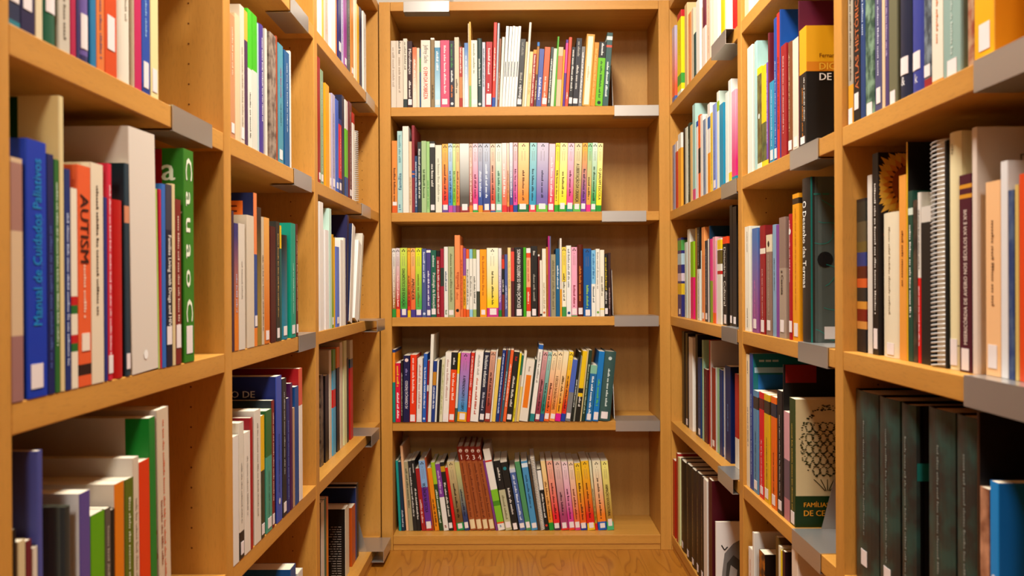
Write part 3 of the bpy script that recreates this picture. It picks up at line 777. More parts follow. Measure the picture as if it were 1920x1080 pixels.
1.1281 1.1709 0.2970 -1.6 d8c8b0 c=cfc4b8 d=.24 m=d8704a:.1:.95 m2=a05030:.3:.6:l id=map
#L2S2 L 2 0.003
1.4308 1.4556 0.2029 0.0 d09a70 m=f0dcc0:.5:.9 L
1.4564 1.4821 0.2110 0.0 dccba8 
1.4838 1.5070 0.2340 0.0 ddd2c0 m=a89a88:.1:.7 L
1.5078 1.5255 0.2317 0.0 5a3a60 b=.78:1:e8b850
1.5264 1.5500 0.2406 0.0 dfe0d4 b=.57:1:55c828 m=4a4a44:.05:.4
1.5518 1.5810 0.2410 0.0 d8d8cc b=.58:1:50c020
1.5820 1.5907 0.2313 0.0 b8d0d0 
1.5916 1.6315 0.2359 0.0 5a4a98 m=f0ecf4:.25:.9 k=h
1.6325 1.6438 0.2364 0.0 e2dccc 
1.6448 1.7040 0.2392 0.0 a89888 q=6a5a50
1.7051 1.7141 0.2433 0.0 b05028 
1.7152 1.7556 0.2348 0.0 5aa0b0 m=c83a80:.55:.8 m2=2f5a68:.3:.5 L
1.7568 1.8042 0.2327 0.0 1f6a9a m=dce8f0:.3:.9
1.8054 1.8168 0.2409 0.0 e4e0d8 
#L2S3 L 3 0.000
1.4240 1.4367 0.2295 0.0 4a3048 
1.4375 1.4585 0.2105 0.0 3a3a80 g=e08a20 m=c8c8e0:.3:.6
1.4594 1.4939 0.2117 0.0 dcd4c6 m=a8a298:.4:.7
1.4948 1.5457 0.2293 0.0 d8ccb8 
1.5466 1.5635 0.2715 0.0 3a5a9a b=.6:1:e8905a/.0:.12:e8903a c=1f2a58 id=orangepanel d=.17 L=.13:.2
1.5653 1.5894 0.2482 0.0 3a2c22 g=a08838
1.5904 1.6062 0.2327 0.0 cfc0a8 m=7a5a4a:.1:.7
1.6082 1.6408 0.2332 0.0 e8b060 g=d8801f L
1.6419 1.6836 0.2196 0.0 5a1a1a c=6a1c1a
1.6858 1.7126 0.2313 0.0 3a3a34 m=d8b878:.2:.9 L
1.7137 1.7251 0.2250 0.0 1f6a60 b=.8:1:e8c020 k=y
1.7263 1.7834 0.2083 0.0 1c2624 g=1f8aa0 L k=h
1.7847 1.8340 0.2359 0.0 0fa088 m=c8f0e4:.2:.65 L c=0fa890 d=.2
1.8367 1.8524 0.2351 0.0 6a2418 m=d8b8a0:.2:.9 L
#L2S4 L 4 0.000
1.4240 1.4535 0.2105 0.0 e4e0d8 
1.4562 1.4814 0.2284 0.0 e0dacc b=.0:.2:2c2a28 m=a8a298:.25:.7 L
1.4842 1.5163 0.2070 0.0 e6e0d4 m=a8a298:.3:.8
1.5178 1.5313 0.2279 0.0 b02028 c=a02030
1.5344 1.5783 0.2363 0.0 e2ddd0 m=8a8478:.2:.9
1.5800 1.6013 0.2217 0.0 4a4a30 b=.55:1:e8c010 L
1.6030 1.6493 0.2263 0.0 5aa890 b=.62:1:3f7a45 m=2f6a58:.1:.5 L
1.6510 1.6671 0.2407 0.0 8a2a20 c=2a3a40 m=e8dcd4:.2:.9 L
1.6707 1.7192 0.2824 0.0 4a62b8 c=2c3a80 id=ode d=.19 m=1f2a60:.2:.6 o=dcdce4:.14
1.7231 1.7545 0.2735 0.0 2a2c30 m=dce0e4:.3:.9 L
1.7565 1.7789 0.2306 0.0 22307a m=98a8e0:.1:.8
1.7830 1.8018 0.2579 0.0 5a1a5a 
1.8039 1.8188 0.2050 0.0 c0a080 
1.8210 1.8517 0.2462 0.0 1a5a98 
1.8562 1.8835 0.2811 0.0 ece4da b=.72:1:d86a50 c=b01f28 d=.2
#L2S5 L 5 0.000
1.7605 1.8199 0.2606 0.0 1f5f98 c=1f5f98 d=.2
1.8243 1.8787 0.2320 0.0 dcdcd8 
#L3S1 L 1 0.003
2.0652 2.1066 0.2400 0.0 e9e4d8 
2.1083 2.1271 0.2100 0.0 e8c058 
2.1289 2.1766 0.2200 0.0 e9c0b0 m=d0907a:.1:.8
2.1802 2.2649 0.2350 0.0 ece6dc 
2.2669 2.2827 0.2000 0.0 d08040 
2.2847 2.3418 0.2400 0.0 2a2870 L=.1:.2
2.3439 2.3693 0.2200 0.0 c8c0d8 m=3a3a5a:.1:.8
2.3715 2.4151 0.2300 0.0 a04a98 L
2.4174 2.4628 0.2200 0.0 5a5a5a m=d8d8d8:.1:.8
2.4651 2.5147 0.2300 0.0 d89040 L
2.5171 2.5664 0.2400 0.0 ece0c0 
2.5689 2.6046 0.2300 0.0 e8b820 
2.6072 2.6493 0.2350 0.0 2a3058 
2.6520 2.7208 0.2400 0.0 e8e4da m=5a5a68:.3:.8
#L3S2 L 2 0.003
2.0624 2.0855 0.2961 0.0 a02828 L
2.0872 2.1177 0.2730 0.0 8fa888 m=e8ecd8:.1:.9 L
2.1211 2.1832 0.2519 0.0 e8a820 
2.1869 2.2035 0.2360 0.0 e8c8a0 L
2.2054 2.2549 0.2436 0.0 b8b0c8 m=6a6a90:.1:.8 L
2.2569 2.2966 0.2393 0.0 3a6ac0 L
2.2986 2.3357 0.1953 0.0 d82020 b=.93:1:2a3a80/.0:.2:2a3a80 m=f6d8d8:.3:.9 L
2.3378 2.3739 0.2659 0.0 2c3050 
2.3761 2.4224 0.2631 0.0 7abf30 b=.7:1:e0d8d0/.0:.2:3a5a90 k=y
2.4246 2.4799 0.2698 0.0 7a3038 m=ecd8d0:.1:.9 L
2.4847 2.5206 0.2485 0.0 ece4da b=.88:1:b82420
2.5231 2.5652 0.2059 0.0 cfc4b0 k=s
#L3S3 L 3 0.003
2.0564 2.1099 0.3061 0.0 eae6e0 
2.1134 2.1699 0.2430 0.0 ece8e4 
2.1735 2.2012 0.2989 0.0 c8e4d8 c=c8e4d8 d=.19
2.2031 2.2257 0.2363 0.0 d8a820 g=8fae2f L
2.2276 2.2430 0.2295 0.0 e8b828 
2.2450 2.2946 0.2075 0.0 6a84d0 L
2.2986 2.3506 0.2280 0.0 ece8e0 
2.3528 2.3786 0.2356 0.0 e6e4da 
2.3808 2.4028 0.3007 5.4 2a2450 c=2c2858 d=.19 id=pincover
2.4073 2.4667 0.2803 12.1 e9e2d6 c=22305a
2.4714 2.5541 0.2372 17.2 eeeae2 
2.5591 2.5846 0.2700 17.7 cfc8b8 
#L3S4 L 4 0.034
2.2078 2.2383 0.2313 0.0 7a6a58 q=3a2c22
2.2419 2.3038 0.2242 0.0 241c22 
2.3077 2.3370 0.2861 0.0 d8d0c0 c=d0c8b8
2.3410 2.3897 0.2851 0.0 60b0d0 b=.8:1:70a830/.45:.62:d02a28
2.3939 2.4427 0.2878 0.0 1a2430 b=.8:1:e8902a
2.4470 2.4845 0.2978 0.0 ddd0b8 
2.4890 2.5442 0.2990 0.0 d8dcb0 
2.5489 2.5727 0.2454 0.0 201c1c 
2.5775 2.6392 0.2946 0.0 c01822 b=.72:.81:1f5a78/.81:1:cfc4b0
#L3S5 L 5 0.034
2.1993 2.2402 0.2907 0.0 d8d0c4 c=5a4a48
2.2434 2.2645 0.2905 0.0 2f7060 
2.2678 2.2877 0.2873 0.0 d8862a 
2.4797 2.5650 0.1958 0.0 dcd4c0 c=1a1614 id=blacklines
2.5692 2.6654 0.1751 0.0 c4601a 
2.6700 2.6883 0.2204 0.0 2a4a88 c=22386a d=.2
2.6906 2.7186 0.2273 0.0 1a1820 d=.2
#R3S1 R 1 0.008
-2.9320 -2.8561 0.2522 0.0 c8c0d8 g=e86a3a b=.0:.09:5a7ab8 m=f0d8d0:.2:.7
-2.8356 -2.7161 0.2680 0.0 f4e010 b=.92:1:c8202a/.0:.07:e8ecd8/.14:.26:4fae48 m=6a6a10:.5:.8
-2.7108 -2.6539 0.2585 0.0 dcc090 
-2.6514 -2.6067 0.2141 0.0 e89a60 m=f6e0cc:.2:.8
-2.6043 -2.5754 0.2139 0.0 d8c8b0 
-2.5731 -2.5403 0.1322 0.0 2f5a58 
-2.5357 -2.4600 0.2146 0.0 e9e6dc 
-2.4578 -2.4493 0.1739 0.0 c8b8a0 
-2.4471 -2.3991 0.2500 0.0 7a2a48 b=.0:.45:ecdcd0
-2.3970 -2.3182 0.2400 0.0 ecd0b8 m=c87a50:.1:.9
-2.3125 -2.2306 0.2350 0.0 ece8e0 
-2.2271 -2.1843 0.2300 0.0 f0cc10 
-2.1826 -2.1611 0.2200 0.0 e9e6d8 
-2.1595 -2.1100 0.2400 0.0 e8e8e2 
-2.1069 -2.0733 0.2400 0.0 d81a20 
#R3S2 R 2 0.008
-2.9320 -2.8825 0.2160 0.0 9aa0b8 m=4a4a78:.1:.8
-2.8795 -2.8347 0.2188 0.0 e6dcd0 b=.0:.85:c84038
-2.8318 -2.7466 0.2352 0.0 f0b040 b=.8:1:e9e9df
-2.7411 -2.7112 0.2387 0.0 2a2826 
-2.7086 -2.6690 0.2345 0.0 dce0d0 
-2.6665 -2.6332 0.2400 0.0 2f4a3c m=d8e0d0:.1:.8
-2.6307 -2.5983 0.2284 0.0 e8c890 
-2.5959 -2.5454 0.2815 0.0 a8ccc4 c=b4d4cc d=.19 b=.0:.12:d85a90
-2.5431 -2.5175 0.2234 0.0 e8e4de b=.93:1:1f60b0
-2.5152 -2.4857 0.2358 0.0 e8783a b=.3:.6:2a2a2a
-2.4835 -2.4525 0.2294 0.0 e9e4da 
-2.4503 -2.4160 0.2109 0.0 8a9ab0 m=3a4a68:.1:.8
-2.4139 -2.3930 0.2167 0.0 e9e6da 
-2.3909 -2.3583 0.2426 0.0 e6e2da b=.72:.85:2f78b8/.0:.45:e8a020
-2.3563 -2.3285 0.2113 0.0 e8d060 m=b89830:.1:.8
-2.3265 -2.2805 0.2275 0.0 8fa0d8 m=3a4a98:.1:.7 L
-2.2786 -2.2527 0.2506 0.0 e4e8da b=.8:.9:a8c820 c=c8d8cc d=.19
-2.2509 -2.1870 0.2117 0.0 1f98b8 
-2.1853 -2.1548 0.2261 0.0 e0e8e0 
-2.1531 -2.1235 0.2494 0.0 e6e4dc b=.0:.1:f0d030
-2.1219 -2.0684 0.2153 0.0 e8b8cc g=e03088 b=.0:.05:1f8fa0
#R3S3 R 3 0.022
-2.9249 -2.8039 0.2576 0.0 3a3a80 b=.84:.97:5fa858/.66:.8:b8d0d8/.45:.55:d8c8d0/.28:.42:e0c030 L
-2.8010 -2.7566 0.2383 0.0 cfdcd4 m=4a6a68:.1:.5
-2.7538 -2.7108 0.2765 0.0 dfdcd0 
-2.7082 -2.6362 0.2356 0.0 e01878 b=.54:1:9ac820
-2.6337 -2.6090 0.2730 0.0 b08840 
-2.6065 -2.5562 0.2729 0.0 1f1e1c b=.0:.55:e4e8e0 m=ecebe4:.58:.97 m2=2a2a28:.02:.5
-2.5538 -2.5445 0.2029 0.0 d8e8e0 
-2.5421 -2.5009 0.2690 0.0 e89a60 b=.7:1:f0a868 L
-2.4987 -2.4611 0.2285 0.0 4a4a50 m=dcdce0:.2:.9 L
-2.4589 -2.4438 0.2318 0.0 e0d8d0 
-2.4416 -2.4331 0.2672 0.0 123c58 c=123c58 d=.19
-2.4309 -2.3994 0.2299 0.0 e84a98 b=.0:.5:9ab030
-2.3974 -2.3607 0.2334 0.0 eab0b8 g=f070a0 b=.0:.12:f07018
-2.3587 -2.3448 0.2221 0.0 e8c8d8 
-2.3428 -2.2831 0.2267 0.0 e9e6da b=.87:.98:f0d020/.7:.86:7a6a30/.58:.62:c83028
-2.2812 -2.2070 0.2273 0.0 241f1c b=.92:1:f05a20 t=Dicionário:e8e4d8:.55:.88:d t2=Cultural:e8e4d8:.22:.5:d L=.02:.12
-2.2052 -2.1759 0.2993 0.0 1c1a18 L d=.18
-2.1742 -2.1259 0.2936 0.0 26221f L d=.18
#R3S4 R 4 0.029
-2.8924 -2.8350 0.3026 0.0 2c2420 
-2.8323 -2.7824 0.3005 0.0 3a302c L
-2.7772 -2.6756 0.2903 0.0 ece6dc 
-2.6708 -2.6402 0.3041 0.0 1a1614 
-2.6379 -2.5811 0.2373 0.0 24487a m=7aa0d0:.1:.8 L
-2.5767 -2.5569 0.2929 0.0 a8c8a8 c=a8d0b8 d=.2
-2.5525 -2.4828 0.2115 0.0 6a2028 m=c8a098:.1:.9
-2.4807 -2.4685 0.2987 0.0 c02020 
-2.4664 -2.4503 0.2975 0.0 d0ccc8 k=y c=cfccd0 d=.21 id=album
-2.4483 -2.4032 0.2247 0.0 a04028 L
-2.4012 -2.3841 0.2287 0.0 cfd8d8 
-2.3822 -2.3578 0.2300 0.0 a0c8a0 
-2.3560 -2.3070 0.2282 0.0 1f3f78 c=1a3a70
-2.3052 -2.2911 0.2376 0.0 c8ccd0 L
-2.2894 -2.1891 0.2453 0.0 12306a c=102a60 m=8ab8e8:.3:.6
-2.1859 -2.1514 0.2323 0.0 b83020 b=.0:.32:e0d8c8
#R3S5 R 5 0.004
-2.9320 -2.8730 0.2547 0.0 b82418 
-2.8680 -2.8408 0.2869 0.0 b01f28 c=b01f28
-2.8383 -2.8068 0.2797 0.0 d8d8a0 c=d8d8a8
-2.8044 -2.7163 0.2813 0.0 2c2620 L m=a8986a:.2:.7 k=h
-2.7141 -2.6379 0.2877 0.0 33291f L m=c8a878:.2:.75 k=h
-2.6358 -2.5619 0.2893 0.0 3a2c22 L m=c8a878:.2:.75 k=h
-2.5599 -2.4977 0.2941 0.0 3a2a20 L m=c8a878:.2:.75 k=h
-2.4958 -2.4457 0.2949 0.0 3a2c22 L m=c8a878:.2:.75 k=h
-2.4439 -2.3820 0.2963 0.0 e6e0d8 
-2.3803 -2.3199 0.3123 0.0 5a1420 c=5a1424 d=.2
-2.3005 -2.2909 0.2157 0.0 e6e2dc c=e8e4e0 d=.2 id=photo
#R2S1 R 1 0.008
-1.9950 -1.9623 0.2400 0.0 e8d8b0 
-1.9596 -1.9230 0.2400 0.0 e9e4d8 
-1.9204 -1.8878 0.2300 0.0 b8d8d8 
-1.8853 -1.8422 0.2200 0.0 e8e0d0 
#R2S2 R 2 0.008
-1.9746 -1.9157 0.2822 0.0 e6e8dc 
-1.9144 -1.8956 0.2797 0.0 b4d8d4 c=b4d8d4 d=.19
-1.8942 -1.8616 0.2172 0.0 6a5a30 b=.93:1:e8d820/.0:.06:e8e8d8 q=8a8a48 o=ecebe0:.52
-1.8603 -1.8264 0.2121 0.0 7a7a40 b=.44:1:f0d010/.0:.06:f0d830 q=4a5a30
-1.8251 -1.8129 0.2123 0.0 8a60b8 m=ecdcf4:.2:.9 b=.0:.06:f0d830
-1.8117 -1.8032 0.2700 0.0 7a2a38 c=7a2838 d=.18
-1.8020 -1.7713 0.1659 0.0 2f9fc0 L m=d8ecf4:.2:.9
-1.7701 -1.7506 0.2865 0.0 2a5aa8 m=c8d8f0:.1:.7 L
-1.7495 -1.7327 0.2905 0.0 d03a30 m=3a1a18:.2:.7
-1.7316 -1.7249 0.2931 0.0 1f4f98 c=1a5aa8 d=.19
-1.7238 -1.6893 0.2186 0.0 a82830 m=f0c8c0:.2:.9
-1.6883 -1.6522 0.2134 0.0 8a5a3a k=h m=d8c0a0:.2:.9 L
-1.6501 -1.6166 0.2079 0.0 e6dcc8 L
-1.6156 -1.6118 0.2712 0.0 6a1f38 c=6a1f3a d=.2
-1.6108 -1.5642 0.2147 0.0 1c1814 b=.62:1:e8b020 id=dic d=.19 m=d88a28:.08:.5 m2=e8e4dc:.2:.58:r L=.03:.09
#R2S3 R 3 0.006
-1.9950 -1.9363 0.2345 0.0 ecebdc m=4a4a48:.02:.22 m2=8a8a80:.75:.95
-1.9336 -1.8719 0.2267 0.0 5a80b8 g=9a5a98 m=e888c0:.1:.5 L=.04:.13
-1.8706 -1.8251 0.2284 0.0 a02028 c=8a1820 b=.74:.79:e8e0d0 m=e8c8c0:.1:.6 L=.02:.13
-1.8239 -1.7794 0.2065 0.0 9a8070 b=.83:1:e0d4b8 o=2a2420:.91 m=c8b8a8:.2:.8 L=.05:.15
-1.7771 -1.7540 0.2246 0.0 90b0c8 m=4a5a68:.4:.7
-1.7529 -1.7338 0.2230 0.0 8a50a0 
-1.7327 -1.6830 0.2352 0.0 9a8478 b=.0:.58:b0a090 t=a_Cascata:4a3a30:.36:.56:d L=.05:.15
-1.6809 -1.6491 0.2376 0.0 b0182a k=h m=f0c8c8:.45:.95 o=ecebe4:.86 L=.06:.15
-1.6481 -1.6060 0.2722 0.0 e8a818 m=c88018:.2:.9 b=.93:.97:3a2a10 L=.03:.12
-1.6051 -1.5535 0.2927 0.0 3a352f k=h t=O_Desenho_das_Termas:f2f2ec:.33:.86:d c=66716d id=termas d=.19
#R2S4 R 4 0.008
-1.9950 -1.9682 0.2971 0.0 e8dcc0 m=2a3a68:.3:.6 m2=2a2a28:.85:.95
-1.9669 -1.9396 0.3019 0.0 2a4f98 c=1f7a80 id=coast d=.19 m=c8d8e8:.1:.7
-1.9370 -1.8908 0.2233 0.0 6a98b8 m=2a3a48:.1:.6 b=.82:.94:4a4038 L
-1.8884 -1.8539 0.2252 0.0 d82030 m=f8dcdc:.1:.55 b=.84:.94:6a2820 L
-1.8515 -1.8027 0.2258 0.0 e0b818 m=5a4a10:.1:.6 b=.82:.94:4a3a28 L
-1.8005 -1.7597 0.2270 0.0 e87a1a m=5a2a0a:.1:.5 b=.82:.94:3a3a48 L
-1.7576 -1.7196 0.2449 0.0 2a2426 m=c8c0bc:.15:.8 L c=201a1c
-1.7186 -1.7146 0.2985 0.0 1a1416 c=140f10 id=redblack d=.2
-1.7136 -1.6805 0.2088 0.0 d8a8b0 b=.2:.56:7a6470/.0:.2:c08890
-1.6776 -1.6422 0.2397 0.0 3a5020 m=d8b858:.1:.8 c=d2c29a id=family d=.18 L=.015:.11
#R2S5 R 5 0.004
-1.9665 -1.9340 0.2494 0.0 ece6dc m=e08a50:.3:.9
-1.9328 -1.9204 0.2914 0.0 e6e2d8 c=e4e0d8 d=.21 id=scribble
-1.8807 -1.8262 0.2690 0.0 b07018 q=3a1c10 c=2a1c14
-1.7576 -1.7399 0.3335 0.0 6a5020 
-1.7390 -1.7262 0.3190 0.0 e8e0c8 
-1.7253 -1.7144 0.3147 0.0 e8d020 
-1.7135 -1.6984 0.3176 0.0 4a1828 c=2a1018
-1.6547 -1.6188 0.3400 0.0 e6d8c8 c=e6d8c8
#R1S2 R 2 0.008
-1.3732 -1.3528 0.2400 0.0 b0a898 b=.0:.26:e0a838 m=4a4540:.28:.95 L=.0:.11
-1.3517 -1.3245 0.2500 0.0 1c1a18 t=ATLAS_HISTÓRICO:c87848:.2:.8:u L=.08:.18 m=c87848:.82:.98
-1.3234 -1.3055 0.2500 0.0 1f4a80 m=c8d4e4:.5:.9
-1.3050 -1.2712 0.2500 0.0 2f5a48 q=8aa890 L=.0:.08
-1.2702 -1.2466 0.2500 0.0 5a5a80 m=d8d8e8:.2:.7 L=.05:.14
-1.2462 -1.2358 0.2400 0.0 e0c8a8 
-1.2354 -1.2234 0.2400 0.0 5a4a80 m=c8b8d8:.3:.8
-1.2230 -1.1963 0.2500 0.0 7a7a60 L=.0:.08
-1.1954 -1.1608 0.2600 0.0 2a3450 k=h L=.13:.22 t=&:e8e8e8:.075:.12:x
-1.1592 -1.1182 0.2600 0.0 4450a0 k=h L=.12:.21 t=k:e8e8f0:.055:.1:x
-1.1175 -1.0974 0.2500 0.0 3a4a58 q=8a98a0 b=.0:.05:a03038 L=.06:.12
-1.0966 -1.0675 0.2500 0.0 e6e0d0 m=e09a70:.2:.8 b=.0:.02:e8a040
-1.0668 -1.0105 0.2600 0.0 9ab4ac m=c8d8d0:.1:.6 L=.0:.08
-1.0092 -0.9952 0.2500 0.0 c0a080 q=a05030
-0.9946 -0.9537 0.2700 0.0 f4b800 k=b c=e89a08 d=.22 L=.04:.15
#R1S3 R 3 0.022
-1.3780 -1.3367 0.2363 0.0 2e2c30 b=.85:.98:3f4038/.72:.85:6a6048/.65:.72:7a6a3a/.56:.65:3a4a8a/.48:.56:6a3020/.42:.48:d87038/.33:.42:3a3a38/.28:.33:d8a048/.2:.28:8a2c1f/.15:.2:d8a058
-1.3356 -1.3185 0.2687 0.0 dcd8d0 
-1.3170 -1.2948 0.2983 0.0 221e1e m=e8e4dc:.2:.85 id=sunflower c=2a1c18 d=.19 L=.03:.13
-1.2870 -1.2265 0.2067 0.0 e8e0c8 k=h m=a89a80:.3:.9 b=.45:.55:e8e0c8 L=.02:.1
-1.2252 -1.2022 0.2545 0.0 e8a850 m=8a5020:.4:.7
-1.2013 -1.1979 0.2978 0.0 e8c020 c=201a16 d=.2
-1.1971 -1.1825 0.2301 0.0 1f5848 m=ecebe4:.25:.8 b=.86:.9:d8e4d8
-1.1821 -1.1687 0.2166 0.0 5a4a38 q=2a2018
-1.1682 -1.1591 0.2255 0.0 e0ddd5 b=.0:.5:d81818 m=f6e0e0:.1:.45 m2=4a4a48:.55:.9
-1.1587 -1.1302 0.2055 0.0 222020 b=.9:1:d8d4cc
-1.1279 -1.0952 0.2852 0.0 2a2826 k=s
-1.0941 -1.0889 0.2819 0.0 1a1818 
-1.0882 -1.0597 0.2891 0.0 e9e0b8 k=h m=a8a080:.9:.95 L=.02:.13 b=.1:.105:8a8468
-1.0584 -1.0296 0.2341 0.0 5a1030 t=MISERICÓRDIA_DE_AVEIRO_NOS_SÉCULOS_XVI_E_XVII:f3e6dc:.14:.82:u b=.88:.9:d8a030/.93:.95:d8a030 L=.01:.12
-1.0280 -1.0173 0.2858 0.0 e0d4c8 k=b c=dcd2c8 d=.23 id=frame
-0.9988 -0.9681 0.2172 0.0 f2c898 m=8a6a48:.35:.8 L=.04:.16
-0.9676 -0.9535 0.2364 0.0 e4e4e4 c=dcdcdc
-0.9529 -0.9414 0.2034 0.0 2a4a80 q=5a7090
-0.9401 -0.9326 0.2081 0.0 d8c078 
-0.9321 -0.9161 0.2183 0.0 e0581a 
#R1S4 R 4 0.013
-1.3720 -1.2863 0.2925 0.0 3a3a35 k=h q=3a5a52 m=8a928c:.25:.85 L=.1:.18 d=.21 c=1c1614
-1.2823 -1.2150 0.2930 0.0 3a3a35 k=h q=3a5a52 m=8a928c:.2:.85 L=.1:.18 d=.21 c=1c1614
-1.2078 -1.1654 0.2933 0.0 3a3a35 k=h q=3a5a52 m=8a928c:.2:.85 d=.21 c=1c1614 id=tealsquare
-1.1289 -1.0607 0.2989 0.0 3a3a35 k=h q=3a5a52 m=8a928c:.2:.85 d=.21 c=1c1614
-1.0561 -1.0035 0.3004 0.0 3a3a35 k=h q=3a5a52 m=8a928c:.2:.85 d=.21 c=1c1614
-1.0018 -0.9969 0.3091 0.0 4a3020 c=140c0a d=.2
-0.9961 -0.9771 0.2265 0.0 8a5a40 q=d8a888
-0.9744 -0.9581 0.2378 0.0 1f9ae0 c=0a6fb0 d=.17 o=e0ecf4:.55'''

CASE = {'B': 'of the back bookcase', 'L1': 'in nearest left bookcase', 'L2': 'in middle left bookcase', 'L3': 'in farthest left bookcase', 'R1': 'in nearest right bookcase', 'R2': 'in middle right bookcase', 'R3': 'in farthest right bookcase'}
SHN = {1: 'top shelf', 2: 'second shelf', 3: 'third shelf', 4: 'fourth shelf', 5: 'bottom shelf'}
SHN1 = {2: 'upper shelf', 3: 'middle shelf', 4: 'lower shelf'}


def colour_name(h):
    r, g, b_ = (int(h[k:k + 2], 16) / 255 for k in (0, 2, 4))
    hu, sa, va = colorsys.rgb_to_hsv(r, g, b_)
    hu *= 360
    if va < 0.26:
        return 'black'
    if sa < 0.16:
        return 'white' if va > 0.84 else ('light grey' if va > 0.66 else ('grey' if va > 0.42 else 'dark grey'))
    if 22 <= hu < 68 and sa < 0.36 and va > 0.72:
        return 'cream' if va > 0.85 else 'beige'
    base = 'red' if hu < 14 or hu >= 350 else 'orange' if hu < 38 else 'yellow' if hu < 66 else 'green' if hu < 160 else 'teal' if hu < 195 else 'blue' if hu < 245 else 'purple' if hu < 295 else 'pink'
    if base == 'orange' and va < 0.72:
        base = 'brown'
    if base == 'red' and va < 0.45:
        return 'dark red'
    if base == 'yellow' and va < 0.7:
        base = 'olive'
    if va < 0.5:
        return 'dark ' + base
    if sa < 0.42:
        return 'pale ' + base
    return base


FONT_CACHE = {}


def collect_fonts(strings):
    objs = []
    for s in strings:
        cu = bpy.data.curves.new('lettering', 'FONT')
        cu.body = s
        cu.size = 1.0
        cu.resolution_u = 2
        cu.offset = 0.0
        o = bpy.data.objects.new('lettering', cu)
        col.objects.link(o)
        objs.append((s, o, cu))
    bpy.context.view_layer.update()
    dg = bpy.context.evaluated_depsgraph_get()
    for s, o, cu in objs:
        me = bpy.data.meshes.new_from_object(o.evaluated_get(dg))
        V = [(v.co.x, v.co.y) for v in me.vertices]
        F = [list(p.vertices) for p in me.polygons]
        x0, x1 = min(v[0] for v in V), max(v[0] for v in V)
        y0, y1 = min(v[1] for v in V), max(v[1] for v in V)
        FONT_CACHE[s] = ([((x - x0) / (x1 - x0), (y - y0) / (y1 - y0)) for x, y in V], F, x1 - x0, y1 - y0)
        bpy.data.meshes.remove(me)
        bpy.data.objects.remove(o)
        bpy.data.curves.remove(cu)


class Print:
    """Ink on a cover: quads and glyphs laid just proud of the surface, one mesh with one slot per ink."""

    def __init__(self):
        self.V, self.F, self.I, self.M = [], [], [], []

    def outward(self):
        return (0, -1, 0)

    def slot(self, m):
        if m not in self.M:
            self.M.append(m)
        return self.M.index(m)

    def poly(self, pts, h):
        k = len(self.V)
        self.V += pts
        self.F.append(list(range(k, k + len(pts))))
        self.I.append(self.slot(plain(h)))

    def glyphs(self, s, f, h, bold=True):
        V, F, W0, H0 = FONT_CACHE[s]
        for da, e in (((-0.014 / W0, 0), (0.014 / W0, 0.00012)) if bold else ((0, 0),)):
            k = len(self.V)
            n = self.outward()
            self.V += [tuple(q + e * w_ for q, w_ in zip(f(a + da, b_), n)) for a, b_ in V]
            for q in F:
                self.F.append([k + j for j in q])
                self.I.append(self.slot(plain(h)))

    def build(self, name, parent):
        if self.F:
            mesh_obj(name, self.V, self.F, self.M, parent, self.I)


ROWS = []
for ln_ in BOOKS.strip().splitlines():
    if ln_[0] == '#':
        q = ln_[1:].split()
        ROWS.append((q[0], q[1], int(q[2]), float(q[3]), []))
    else:
        q = ln_.split()
        o = dict((w.split('=', 1) + [''])[:2] for w in q[5:])
        ROWS[-1][4].append((float(q[0]), float(q[1]), float(q[2]), float(q[3]), q[4], o))
strings = {'O DE', 'DICIONÁRIO', 'DE LATIM', 'FAMÍLIAS', 'DE CEIRA', 'a', 'Ca', 'Fernanda'}
for r in ROWS:
    for bk in r[4]:
        for k in ('t', 't2'):
            if k in bk[5]:
                strings.add(bk[5][k].split(':')[0].replace('_', ' '))
collect_fonts(sorted(strings))


def profile(kind, w, d):
    """Outline of the cover in plan (u across the spine, v into the shelf): outer and inner point lists, spine part flagged."""
    if kind == 'hardback':
        t = min(0.0024, w * 0.16)
        bul = min(0.005, w * 0.14)
        n = 8
        arc = [(w * k / n, bul * (2 * k / n - 1) ** 2) for k in range(n + 1)]
        outer = [(0, d), (0, 0.017 + bul), (min(0.001, w * .06), 0.011 + bul), (0, 0.005 + bul)] + arc + [(w, 0.005 + bul), (w - min(0.001, w * .06), 0.011 + bul), (w, 0.017 + bul), (w, d)]
        inner = [(t, d), (t, 0.017 + bul), (t, 0.011 + bul), (t, 0.005 + bul)] + [(t + (w - 2 * t) * k / n, bul * (2 * k / n - 1) ** 2 + t * 0.8) for k in range(n + 1)] + [(w - t, 0.005 + bul), (w - t, 0.011 + bul), (w - t, 0.017 + bul), (w - t, d)]
        spine = set(range(3, 3 + n + 2))
        vf = lambda u: bul * (2 * min(max(u / w, 0), 1) - 1) ** 2
    else:
        t = min(0.0022 if kind == 'binder' else 0.0005, w * 0.15)
        c = min(0.0012, w * 0.18)
        outer = [(0, d), (0, c), (c * 0.3, c * 0.3), (c, 0), (w - c, 0), (w - c * 0.3, c * 0.3), (w, c), (w, d)]
        inner = [(t, d), (t, c + t), (c * 0.3 + t, c * 0.3 + t), (c + t * 0.5, t), (w - c - t * 0.5, t), (w - c * 0.3 - t, c * 0.3 + t), (w - t, c + t), (w - t, d)]
        spine = {1, 2, 3, 4, 5}
        vf = lambda u: 0.0
    return outer, inner, spine, vf, t


